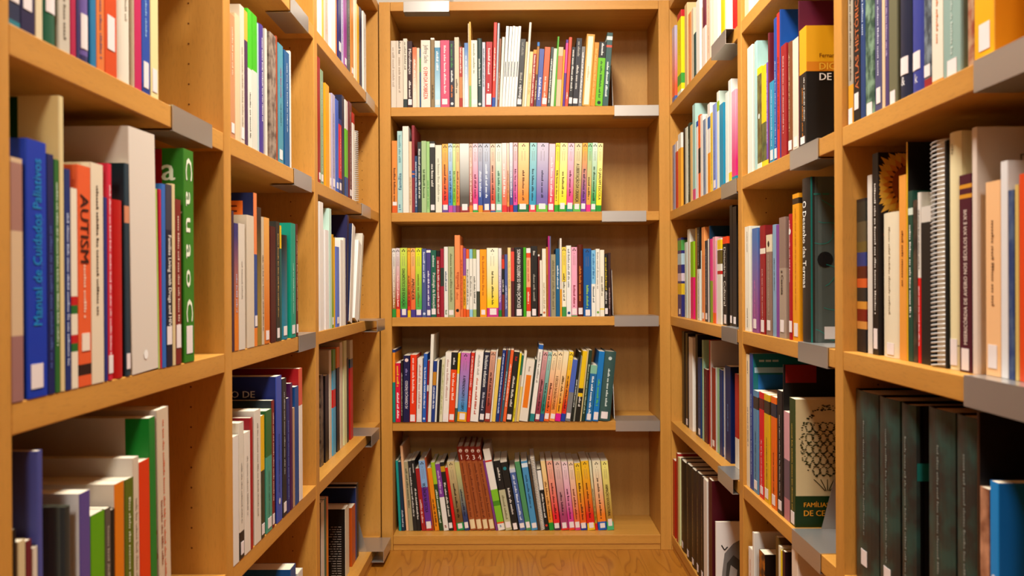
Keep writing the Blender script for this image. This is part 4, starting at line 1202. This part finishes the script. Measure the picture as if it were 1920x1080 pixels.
def make_book(bk, rid, case, sh, sb, num, total):
    s0, s1, h, lean, hexc, o = bk
    rnd = random.Random(hash_text(rid) * 100 + num)
    slot_w = s1 - s0
    th = math.radians(lean)
    w = slot_w * math.cos(th)
    if case != 'B' and w > 0.032 and o.get('k') not in ('h', 'b', 's'):
        w = 0.032 + (w - 0.032) * 0.40
    kind = {'h': 'hardback', 'y': 'booklet', 's': 'spiral', 'b': 'binder'}.get(o.get('k'), 'paperback')
    if kind == 'paperback':
        if w < 0.0062:
            kind = 'booklet'
        elif 'e' in o:
            kind = 'series'
        elif h > 0.262:
            kind = 'large'
    name, word = {'hardback': ('hardback_book', 'hardback'), 'booklet': ('booklet', 'booklet'), 'spiral': ('spiral_notebook', 'spiral-bound notebook'), 'binder': ('ring_binder', 'binder'), 'paperback': ('paperback', 'paperback'), 'series': ('series_paperback', 'series paperback'), 'large': ('large_format_book', 'tall book')}[kind]
    cname = colour_name(o['g'] if 'g' in o else hexc)
    size = 'thick ' if w > 0.034 else ''
    shelf = (SHN1 if rid[:2] in ('L1', 'R1') else SHN)[sh]
    pre = o['l'].replace('_', ' ') if 'l' in o else size + cname + ' ' + word
    label = '%s, %s from left on the %s %s' % (pre, nth(num), shelf, CASE[rid[:1] if case == 'B' else rid[:2]])
    to = {'B': to_back, 'L': to_left, 'R': to_right}[case]
    rot = {'B': 0, 'L': math.pi / 2, 'R': -math.pi / 2}[case]
    # the free gap of a loosely filled place stays on the viewer's side of the book
    if case == 'L':
        a0, a1 = s1 - w / math.cos(th), s1
    else:
        a0, a1 = s0, s0 + w / math.cos(th)
    if th > 0:
        s, dz = a1 - w * math.cos(th), w * math.sin(th)
    else:
        s, dz = a0, 0.0
    ra, rb = (-a1, -a0) if case == 'R' else (a0, a1)
    if any(q[0] is to and q[1] == sh and q[2] < rb and ra < q[3] for q in BOOKENDS):
        dz += 0.0018
    loc = to(s if case != 'R' else -s, sb, SHELF[sh] + 0.0004 + dz)
    root = thing(name, label, 'binder' if kind == 'binder' else 'notebook' if kind == 'spiral' else 'booklet' if kind == 'booklet' else 'book', loc, 'books on the %s %s' % (shelf, CASE[rid[:1] if case == 'B' else rid[:2]]))
    root.rotation_euler = (Matrix.Rotation(rot, 3, 'Z') @ Matrix.Rotation(th, 3, 'Y')).to_euler()
    d = float(o['d']) if 'd' in o else min(max(h * rnd.uniform(0.64, 0.74), 0.125), 0.205)
    d = min(d, DEPTH - sb - 0.006)
    # ---- cover
    outer, inner, spine, vf, t = profile('hardback' if kind == 'hardback' else 'binder' if kind == 'binder' else 'soft', w, d)
    base = gradient(hexc, o['g']) if 'g' in o else mottled(hexc, o['q'], 22 if rid == 'R1S4' else 55) if 'q' in o else plain(hexc)
    mats = [plain(o['c']) if 'c' in o else base, base]  # separate cover colour; the yellow binder's darker one has shading painted in
    bands = []
    for q in (o['b'].split('/') if o.get('b') else []):
        z0, z1, hx = q.split(':')
        bands.append((float(z0), float(z1), hx))
    cuts = sorted({0.0, 1.0} | {min(max(x, 0), 1) for q in bands for x in q[:2]})
    m = len(outer)
    V, F, I = [], [], []
    if kind == 'spiral':
        # two loose boards, wire added below
        for a, b_ in ((0.0, 0.0012), (w - 0.0012, w)):
            k = len(V)
            V += [(x, y, z) for z in (0, h) for x, y in ((a, 0.004), (b_, 0.004), (b_, d), (a, d))]
            F += [[k, k + 3, k + 2, k + 1], [k + 4, k + 5, k + 6, k + 7]] + [[k + j, k + (j + 1) % 4, k + 4 + (j + 1) % 4, k + 4 + j] for j in range(4)]
            I += [0] * 6
    else:
        for z in cuts:
            V += [(x, y, z * h) for x, y in outer] + [(x, y, z * h) for x, y in inner]
        for c in range(len(cuts) - 1):
            mid = (cuts[c] + cuts[c + 1]) / 2
            bi = None
            for z0, z1, hx in bands:
                if z0 <= mid <= z1:
                    bi = hx
            if bi:
                pm = plain(bi)
                if pm not in mats[2:]:
                    mats.append(pm)
                bi = 2 + mats[2:].index(pm)
            q0, q1 = c * 2 * m, (c + 1) * 2 * m
            for k in range(m - 1):
                F.append([q0 + k, q0 + k + 1, q1 + k + 1, q1 + k])
                on_spine = k in spine
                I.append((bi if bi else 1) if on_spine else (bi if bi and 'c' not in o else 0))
                F.append([q0 + m + k + 1, q0 + m + k, q1 + m + k, q1 + m + k + 1])
                I.append(0)
            F.append([q0 + m, q0, q1, q1 + m])
            F.append([q0 + m - 1, q0 + 2 * m - 1, q1 + 2 * m - 1, q1 + m - 1])
            I += [0, 0]
        top = (len(cuts) - 1) * 2 * m
        for k in range(m - 1):
            F.append([k + 1, k, m + k, m + k + 1])
            F.append([top + k, top + k + 1, top + m + k + 1, top + m + k])
            I += [0, 0]
    cov = mesh_obj('cover', V, F, mats, root, I)
    # ---- page block
    ov = 0.003 if kind in ('hardback', 'binder') else 0.0005
    if kind == 'binder':
        box_obj('pages', (w * 0.12, 0.03, 0.012), (w * 0.6, d - 0.012, h - 0.02), PAGES, root)
    else:
        v0 = (vf(0) + t * 0.8 + 0.0003) if kind == 'hardback' else t + 0.0014
        if kind == 'spiral':
            v0 = 0.006
        tt = t + 0.0001 if kind != 'spiral' else 0.0013
        if w - 2 * tt > 0.0004:
            box_obj('pages', (tt, v0, ov), (w - tt, d - ov - 0.0005, h - ov), PAGES, root)
    # ---- wire of a spiral binding
    if kind == 'spiral':
        V, F = [], []
        R, r = max(w * 0.56, 0.006), 0.0011
        nr = int(h / 0.0055)
        for k in range(nr):
            zc = h * (k + 0.5) / nr
            q = len(V)
            A, B = 12, 5
            for a in range(A):
                aa = a * 2 * math.pi / A
                for c in range(B):
                    cc = c * 2 * math.pi / B
                    rr = R + r * math.cos(cc)
                    V.append((w / 2 + rr * math.cos(aa), 0.006 + min(R, 0.012) / R * rr * math.sin(aa), zc + r * math.sin(cc) + 0.002 * math.cos(aa)))
            for a in range(A):
                for c in range(B):
                    F.append([q + a * B + c, q + ((a + 1) % A) * B + c, q + ((a + 1) % A) * B + (c + 1) % B, q + a * B + (c + 1) % B])
        x = mesh_obj('spiral_wire', V, F, plain('d8d8d6', 0.35, 0.3), root, None, True)
        x['kind'] = 'stuff'
    # ---- printing on the spine
    P = Print()
    eps = 0.00025

    def pt(u, z, e=eps):
        return (u, vf(u) - e, z)

    def patch(u0, u1, z0, z1, hx, e=eps):
        nseg = 6 if kind == 'hardback' else 1
        for k in range(nseg):
            a, b_ = u0 + (u1 - u0) * k / nseg, u0 + (u1 - u0) * (k + 1) / nseg
            P.poly([pt(a, z0, e), pt(b_, z0, e), pt(b_, z1, e), pt(a, z1, e)], hx)
    if 'i' in o:
        hx, z0, z1 = o['i'].split(':')
        patch(w * 0.2, w * 0.8, float(z0) * h, float(z1) * h, hx, 0.0002)
        P.build('spine_panel', cov)
        P = Print()
    for key in ('t', 't2'):
        if key not in o:
            continue
        s_, hx, z0, z1, dr = o[key].split(':')
        s_ = s_.replace('_', ' ')
        z0, z1 = float(z0) * h, float(z1) * h
        _, _, W0, H0 = FONT_CACHE[s_]
        L = z1 - z0
        if dr == 'x':
            gh = L
            gw = min(gh * W0 / H0, w * 0.8)
            P.glyphs(s_, lambda a, b_: pt(w / 2 + (a - 0.5) * gw, z0 + b_ * gh, 0.0004), hx, False)
        else:
            gh = min(w * 0.62, L / W0 * H0 * 1.6)
            gl = min(L, gh / H0 * W0 * 1.5)
            c = (z0 + z1) / 2
            if dr == 'd':
                P.glyphs(s_, lambda a, b_: pt(w / 2 + (b_ - 0.5) * gh, c + (0.5 - a) * gl, 0.0004), hx)
            else:
                P.glyphs(s_, lambda a, b_: pt(w / 2 - (b_ - 0.5) * gh, c + (a - 0.5) * gl, 0.0004), hx)
    for key in ('m', 'm2', 'm3'):
        if key not in o or not o[key]:
            continue
        q = o[key].split(':')
        hx, z0, z1 = q[0], float(q[1]) * h, float(q[2]) * h
        uc = {'r': 0.74, 'l': 0.26}.get(q[3] if len(q) > 3 else '', 0.5) * w
        gh = min(w * 0.42, 0.0068) if case == 'B' else min(w * 0.30, 0.0048)
        z = z1
        while z > z0 + gh * 0.5:
            for _ in range(rnd.randint(3, 9)):
                g = gh * rnd.uniform(0.34, 0.62)
                tall = gh * rnd.choice((0.62, 0.62, 0.7, 1.0))
                if z - g < z0:
                    break
                P.poly([pt(uc - gh / 2, z - g, 0.0004), pt(uc - gh / 2 + tall, z - g, 0.0004), pt(uc - gh / 2 + tall, z, 0.0004), pt(uc - gh / 2, z, 0.0004)], hx)
                z -= g + gh * 0.2
            z -= gh * 0.5
    if 'n' in o:
        hx, z0, z1 = o['n'].split(':')
        patch(w * 0.36, w * 0.64, float(z0) * h, float(z1) * h, hx)
    if 'e' in o:
        zc, g = h * 0.955, min(w * 0.32, 0.0048)
        ink = '3a3430'
        for du, dz in ((0, 0.9), (-0.75, 0), (0.75, 0)):
            P.poly([pt(w / 2 + (du - 0.5) * g, zc + dz * g), pt(w / 2 + du * g, zc + (dz - 0.6) * g), pt(w / 2 + (du + 0.5) * g, zc + dz * g), pt(w / 2 + du * g, zc + (dz + 0.6) * g)], ink)
        P.poly([pt(w / 2 - g * 0.25, h * 0.905), pt(w / 2 + g * 0.25, h * 0.905), pt(w / 2 + g * 0.25, h * 0.912), pt(w / 2 - g * 0.25, h * 0.912)], ink)
        if w > 0.011:
            for du in (-0.16, 0.1):
                z = 0.74
                while z < 0.88:
                    P.poly([pt(w * (0.5 + du), h * z), pt(w * (0.5 + du) + 0.0012, h * z), pt(w * (0.5 + du) + 0.0012, h * (z + 0.009)), pt(w * (0.5 + du), h * (z + 0.009))], '8a8074')
                    z += 0.012
    P.build('lettering', cov)
    P = Print()
    if o.get('o'):
        hx, zf = o['o'].split(':')
        g = min(w * 0.3, 0.006)
        P.poly([pt(w / 2 + g * math.cos(a * math.pi / 6), float(zf) * h + g * math.sin(a * math.pi / 6), 0.0005) for a in range(12)], hx)
    P.build('emblem', cov)
    # ---- catalogue sticker
    if 'L' in o:
        hx = None
        if o['L']:
            q = o['L'].split(':')
            z0, z1 = float(q[0]) * h, float(q[1]) * h
            hx = q[2] if len(q) > 2 else None
        else:
            z0 = rnd.uniform(0.006, 0.009)
            z1 = z0 + rnd.uniform(0.016, 0.021)
        z0 = max(z0, 0.001)
        uw = min(w * (0.94 if w < 0.012 else 0.74 if w < 0.022 else 0.58), 0.022)
        u0 = (w - uw) / 2 + rnd.uniform(-0.05, 0.05) * w
        u0 = min(max(u0, 0.0002), w - uw)
        V, F = [], []
        ns = 6 if kind == 'hardback' else 1
        for k in range(ns + 1):
            u = u0 + uw * k / ns
            V += [(u, vf(u) - 0.0006, z0), (u, vf(u) - 0.0006, z1), (u, vf(u) - 0.0001, z0), (u, vf(u) - 0.0001, z1)]
        for k in range(ns):
            q = 4 * k
            F += [[q, q + 4, q + 5, q + 1], [q + 1, q + 5, q + 7, q + 3], [q + 2, q + 6, q + 4, q]]
        F += [[0, 1, 3, 2], [4 * ns, 4 * ns + 2, 4 * ns + 3, 4 * ns + 1]]
        st = mesh_obj('spine_label', V, F, plain(hx, 0.5) if hx else STICK, cov)
        st['label'] = 'small white catalogue sticker' if not hx else 'small cream catalogue sticker'
    if 'id' in o:
        SPECIAL[o['id']] = (cov, w, d, h, case)
    return root


def hash_text(s):
    q = 7
    for ch in s:
        q = (q * 31 + ord(ch)) % 100003
    return q


SPECIAL = {}
for rid, case, sh, sb, bks in ROWS:
    for k, bk in enumerate(bks):
        make_book(bk, rid, case, sh, sb, k + 1, len(bks))


# ------------------------------------------------------------------ pictures and lettering on the covers that face the viewer
class Cover(Print):
    """Printing on the cover turned to the viewer: q = distance from the spine edge, z = height, both in metres."""

    def __init__(self, key):
        super().__init__()
        self.root, self.w, self.d, self.h, self.case = SPECIAL[key]

    def outward(self):
        return (-1 if self.case == 'L' else 1, 0, 0)

    def p(self, q, z, e=0.0003):
        return (-e, q, z) if self.case == 'L' else (self.w + e, q, z)

    def rect(self, q0, q1, z0, z1, hx, e=0.0003):
        self.poly([self.p(q0, z0, e), self.p(q1, z0, e), self.p(q1, z1, e), self.p(q0, z1, e)], hx)

    def text(self, s, q0, z0, gh, hx, stretch=1.0, e=0.0006):
        _, _, W0, H0 = FONT_CACHE[s]
        gw = gh / H0 * W0 * stretch
        if self.case == 'L':      # reads towards the spine
            self.glyphs(s, lambda a, b_: self.p(q0 + gw * (1 - a), z0 + b_ * gh, e), hx)
        else:
            self.glyphs(s, lambda a, b_: self.p(q0 + gw * a, z0 + b_ * gh, e), hx)

    def lines(self, q0, q1, z1, n, step, gh, hx, seed=1):
        r = random.Random(seed)
        for k in range(n):
            q = q0
            end = q0 + (q1 - q0) * r.uniform(0.7, 1.0)
            while q < end:
                g = r.uniform(0.004, 0.014)
                self.rect(q, min(q + g, end), z1 - k * step - gh, z1 - k * step, hx, 0.0005)
                q += g + 0.003

    def disc(self, q, z, rq, rz, hx, e=0.0004, n=16, a0=0.0):
        self.poly([self.p(q + rq * math.cos(a0 + 2 * math.pi * k / n), z + rz * math.sin(a0 + 2 * math.pi * k / n), e) for k in range(n)], hx)

    def stroke(self, pts, wd, hx, e=0.0005):
        for (q0, z0), (q1, z1) in zip(pts, pts[1:]):
            dq, dz = q1 - q0, z1 - z0
            L = math.hypot(dq, dz) or 1
            nq, nz = -dz / L * wd / 2, dq / L * wd / 2
            self.poly([self.p(q0 + nq, z0 + nz, e), self.p(q0 - nq, z0 - nz, e), self.p(q1 - nq, z1 - nz, e), self.p(q1 + nq, z1 + nz, e)], hx)

    def done(self, name='cover_print'):
        self.build(name, self.root)


c = Cover('ode')
c.text('O DE', 0.041, c.h - 0.040, 0.0128, 'eef0f6', 1.1)
c.done()
c = Cover('twotone')
c.rect(0.042, c.d - 0.002, 0.002, c.h - 0.001, '124a24')
c.done()
c = Cover('greenletters')
c.rect(0.030, c.d - 0.002, 0.002, c.h - 0.001, 'a81420')
c.text('a', 0.012, c.h - 0.045, 0.022, 'eaf2dc')
c.text('Ca', 0.003, c.h - 0.092, 0.03, 'eaf2dc')
c.done()
c = Cover('orangepanel')
c.rect(0.020, 0.125, c.h - 0.055, c.h - 0.014, 'e0782a')
c.lines(0.03, 0.11, c.h - 0.022, 3, 0.009, 0.003, '7a3412')
c.done()
c = Cover('blacklines')
c.lines(0.012, 0.05, c.h - 0.05, 22, 0.007, 0.0016, 'b8b0a8', 3)
c.done()
c = Cover('dic')
c.rect(0.001, c.d - 0.001, c.h * 0.70, c.h - 0.0005, 'e8b222')
c.rect(0.001, c.d - 0.001, c.h * 0.62, c.h * 0.70, 'd9901f')
c.text('Fernanda', 0.024, c.h * 0.735, 0.007, '8a5a18')
c.text('DICIONÁRIO', 0.024, c.h * 0.632, 0.0155, 'f0c24a')
c.text('DE LATIM', 0.024, c.h * 0.545, 0.0125, 'efece6')
c.done()
c = Cover('termas')
r = random.Random(4)
for k in range(7):
    q, z, a = r.uniform(0.005, 0.03), c.h * (0.08 + 0.13 * k), r.uniform(-0.6, 0.8)
    pts = []
    for j in range(16):
        pts.append((q, z))
        a += r.uniform(-0.35, 0.5)
        q += 0.008 * abs(math.cos(a))
        z += 0.006 * math.sin(a)
        q, z = min(q, c.d - 0.004), min(max(z, 0.004), c.h - 0.004)
    c.stroke(pts, 0.0011, '2f9a8e')
c.stroke([(0.004, z / 10 * c.h) for z in range(0, 11)], 0.003, '17867c')
c.disc(0.028, c.h * 0.50, 0.014, 0.014, '26282a')
c.lines(0.008, 0.05, c.h * 0.9, 1, 0.01, 0.003, '3f8a80')
c.rect(0.026, 0.048, 0.006, 0.028, 'ece6e2', 0.0007)
c.done()
c = Cover('coast')
z1, z0 = c.h * 0.88, c.h * 0.55
c.rect(0.004, c.d - 0.01, c.h * 0.86, c.h * 0.90, 'a8c8d4')
c.rect(0.012, 0.085, z0, z1 - 0.01, '2a78b8', 0.0004)
for k in range(5):
    c.rect(0.012, 0.085, z0 + 0.048 - k * 0.006, z0 + 0.054 - k * 0.006, ('2f84c0', '2a72b4', '3a9ac8', '58b8d0', '88d0d4')[k], 0.0005)
c.poly([c.p(0.012, z0 + 0.018, 0.0006), c.p(0.085, z0 + 0.03, 0.0006), c.p(0.085, z0 + 0.034, 0.0006), c.p(0.012, z0 + 0.024, 0.0006)], 'e0dcb8')
c.poly([c.p(0.012, z0, 0.0006), c.p(0.085, z0, 0.0006), c.p(0.085, z0 + 0.03, 0.0006), c.p(0.04, z0 + 0.018, 0.0006), c.p(0.012, z0 + 0.012, 0.0006)], '5a8a1a')
r = random.Random(2)
for k in range(60):
    q = r.uniform(0.014, 0.083)
    c.disc(q, z0 + r.uniform(0.002, 0.012 + (q - 0.012) * 0.2), 0.002, 0.0016, r.choice(('2a5a14', '9ab428', 'c8c838', '3f6a18')), 0.0007, 6)
c.lines(0.014, 0.065, c.h * 0.955, 1, 0.01, 0.0045, 'b8c8c4', 5)
c.done()
c = Cover('redblack')
c.rect(0.004, 0.064, c.h * 0.88, c.h - 0.001, '8a1612')
c.done()
c = Cover('family')
c.rect(0.0, c.d - 0.001, 0.0005, c.h * 0.245, '1d3f14')
c.text('FAMÍLIAS', 0.016, c.h * 0.16, 0.0105, 'e0a028')
c.text('DE CEIRA', 0.016, c.h * 0.09, 0.0105, 'e0a028')
r = random.Random(9)
layer = 0


def leaf(q, z):
    global layer
    layer = (layer + 1) % 12
    g = r.uniform(0.0016, 0.0028)
    c.disc(min(max(q, 0.004), c.d - 0.004), min(z, c.h - 0.006), g, g * 0.5, r.choice(('2f3418', '46481f', '3a3a20', '5a5630')), 0.0004 + 0.00003 * layer, 5, r.uniform(0, 3))


for cj in range(5):
    for ci in range(6):
        q0, zc = 0.026 + 0.0135 * ci, c.h * 0.44 + 0.0205 * cj
        if ((q0 - 0.060) / 0.052) ** 2 + ((zc - c.h * 0.66) / 0.075) ** 2 > 0.85:
            continue
        for k in range(15):
            a = 2 * math.pi * k / 15
            leaf(q0 + 0.0062 * math.cos(a) + r.uniform(-.0008, .0008), zc + 0.0085 * math.sin(a) + r.uniform(-.0008, .0008))
        for k in range(4):
            leaf(q0 + r.uniform(-.002, .002), zc - 0.009 + r.uniform(-.0015, .0015))
for k in range(170):
    a = r.uniform(-0.30 * math.pi, 1.30 * math.pi)
    rad = r.uniform(0.93, 1.08)
    leaf(0.060 + 0.048 * rad * math.cos(a), c.h * 0.66 + 0.066 * rad * math.sin(a))
for k in range(5):
    q = 0.046 + 0.007 * k
    c.stroke([(0.060 + (q - 0.060) * 0.3, c.h * 0.285), (q, c.h * 0.33), (0.060 + (q - 0.060) * 1.8, c.h * 0.375)], 0.0016, '4a4422')
c.done()
c = Cover('sunflower')
cq, cz = 0.050, c.h * 0.84
for ring, (rad, hx) in enumerate(((0.062, 'd8a848'), (0.054, 'e0b040'), (0.045, 'd88a24'))):
    for k in range(26):
        a = 2 * math.pi * (k + 0.5 * (ring % 2)) / 26
        ca, sa = math.cos(a), math.sin(a)
        pts = []
        for rr, ww in ((0.4, 0.003), (0.75, 0.0052), (1.0, 0.0), (0.75, -0.0052), (0.4, -0.003)):
            q, z = cq + rad * rr * ca - ww * sa, cz + rad * rr * sa + ww * ca
            pts.append(c.p(min(max(q, 0.001), c.d - 0.001), min(z, c.h - 0.001), 0.0004 + 0.0001 * ring))
        c.poly(pts, hx)
c.disc(cq, cz, 0.030, 0.030, 'a85a14', 0.0008, 20)
c.disc(cq, cz, 0.018, 0.018, '7a3a0c', 0.0009, 20)
for k, (q, z) in enumerate(((0.012, 0.46), (0.022, 0.42), (0.032, 0.44), (0.042, 0.40))):
    c.stroke([(q, c.h * z), (q + 0.003, c.h * (z + 0.07)), (q - 0.002, c.h * (z + 0.14))], 0.006, ('d87838', 'c8602a', 'e08a40', 'b85020')[k])
c.done()
c = Cover('photo')
c.poly([c.p(0.012, 0.02), c.p(0.10, 0.02), c.p(0.10, c.h * 0.78), c.p(0.07, c.h * 0.80), c.p(0.045, c.h * 0.74), c.p(0.022, c.h * 0.62), c.p(0.016, c.h * 0.4)], '8a8886')
c.poly([c.p(0.02, 0.02, 0.0005), c.p(0.07, 0.02, 0.0005), c.p(0.072, c.h * 0.5, 0.0005), c.p(0.045, c.h * 0.6, 0.0005), c.p(0.028, c.h * 0.5, 0.0005)], '55534f')
c.poly([c.p(0.03, c.h * 0.25, 0.0006), c.p(0.05, c.h * 0.2, 0.0006), c.p(0.055, c.h * 0.42, 0.0006), c.p(0.038, c.h * 0.48, 0.0006)], 'b8b6b2')
c.stroke([(0.014, c.h * 0.72), (0.022, c.h * 0.66), (0.03, c.h * 0.70)], 0.003, '2a2826', 0.0007)
c.done()
c = Cover('scribble')
r = random.Random(12)
for k in range(9):
    q, z = 0.012 + 0.012 * (k % 5) + r.uniform(-.003, .003), c.h * (0.72 + 0.1 * (k // 5))
    c.stroke([(q, z), (q + 0.006, z + 0.004), (q + 0.010, z + 0.001)], 0.0022, '2a2624')
c.done()
c = Cover('tealsquare')
c.rect(0.006, 0.026, c.h * 0.66, c.h * 0.74, '2a8078')
c.done()
c = Cover('frame')
for q0, q1, z0, z1 in ((0.05, 0.19, 0.885, 0.89), (0.05, 0.052, 0.3, 0.89), (0.188, 0.19, 0.3, 0.89)):
    c.rect(q0, q1, z0 * c.h, z1 * c.h, '7a746c')
c.done()
c = Cover('greenstrip')
c.rect(0.0005, 0.03, 0.001, c.h - 0.0005, '188a30')
c.done()
c = Cover('map')
r = random.Random(5)
for k in range(14):
    q, z = r.uniform(0.0, 0.02), c.h * r.uniform(0.2, 0.95)
    c.disc(q + 0.004, z, r.uniform(0.002, 0.005), r.uniform(0.002, 0.006), r.choice(('c86a48', 'b89878')), 0.0004, 7)
c.done()
c = Cover('album')
c.rect(0.006, c.d - 0.002, c.h * 0.50, c.h * 0.57, '3a3a2a')
c.done()
c = Cover('pincover')
c.disc(0.02, c.h * 0.78, 0.004, 0.003, 'd8d8d8')
c.disc(0.034, c.h * 0.79, 0.003, 0.003, 'b8b8c8')
c.done()
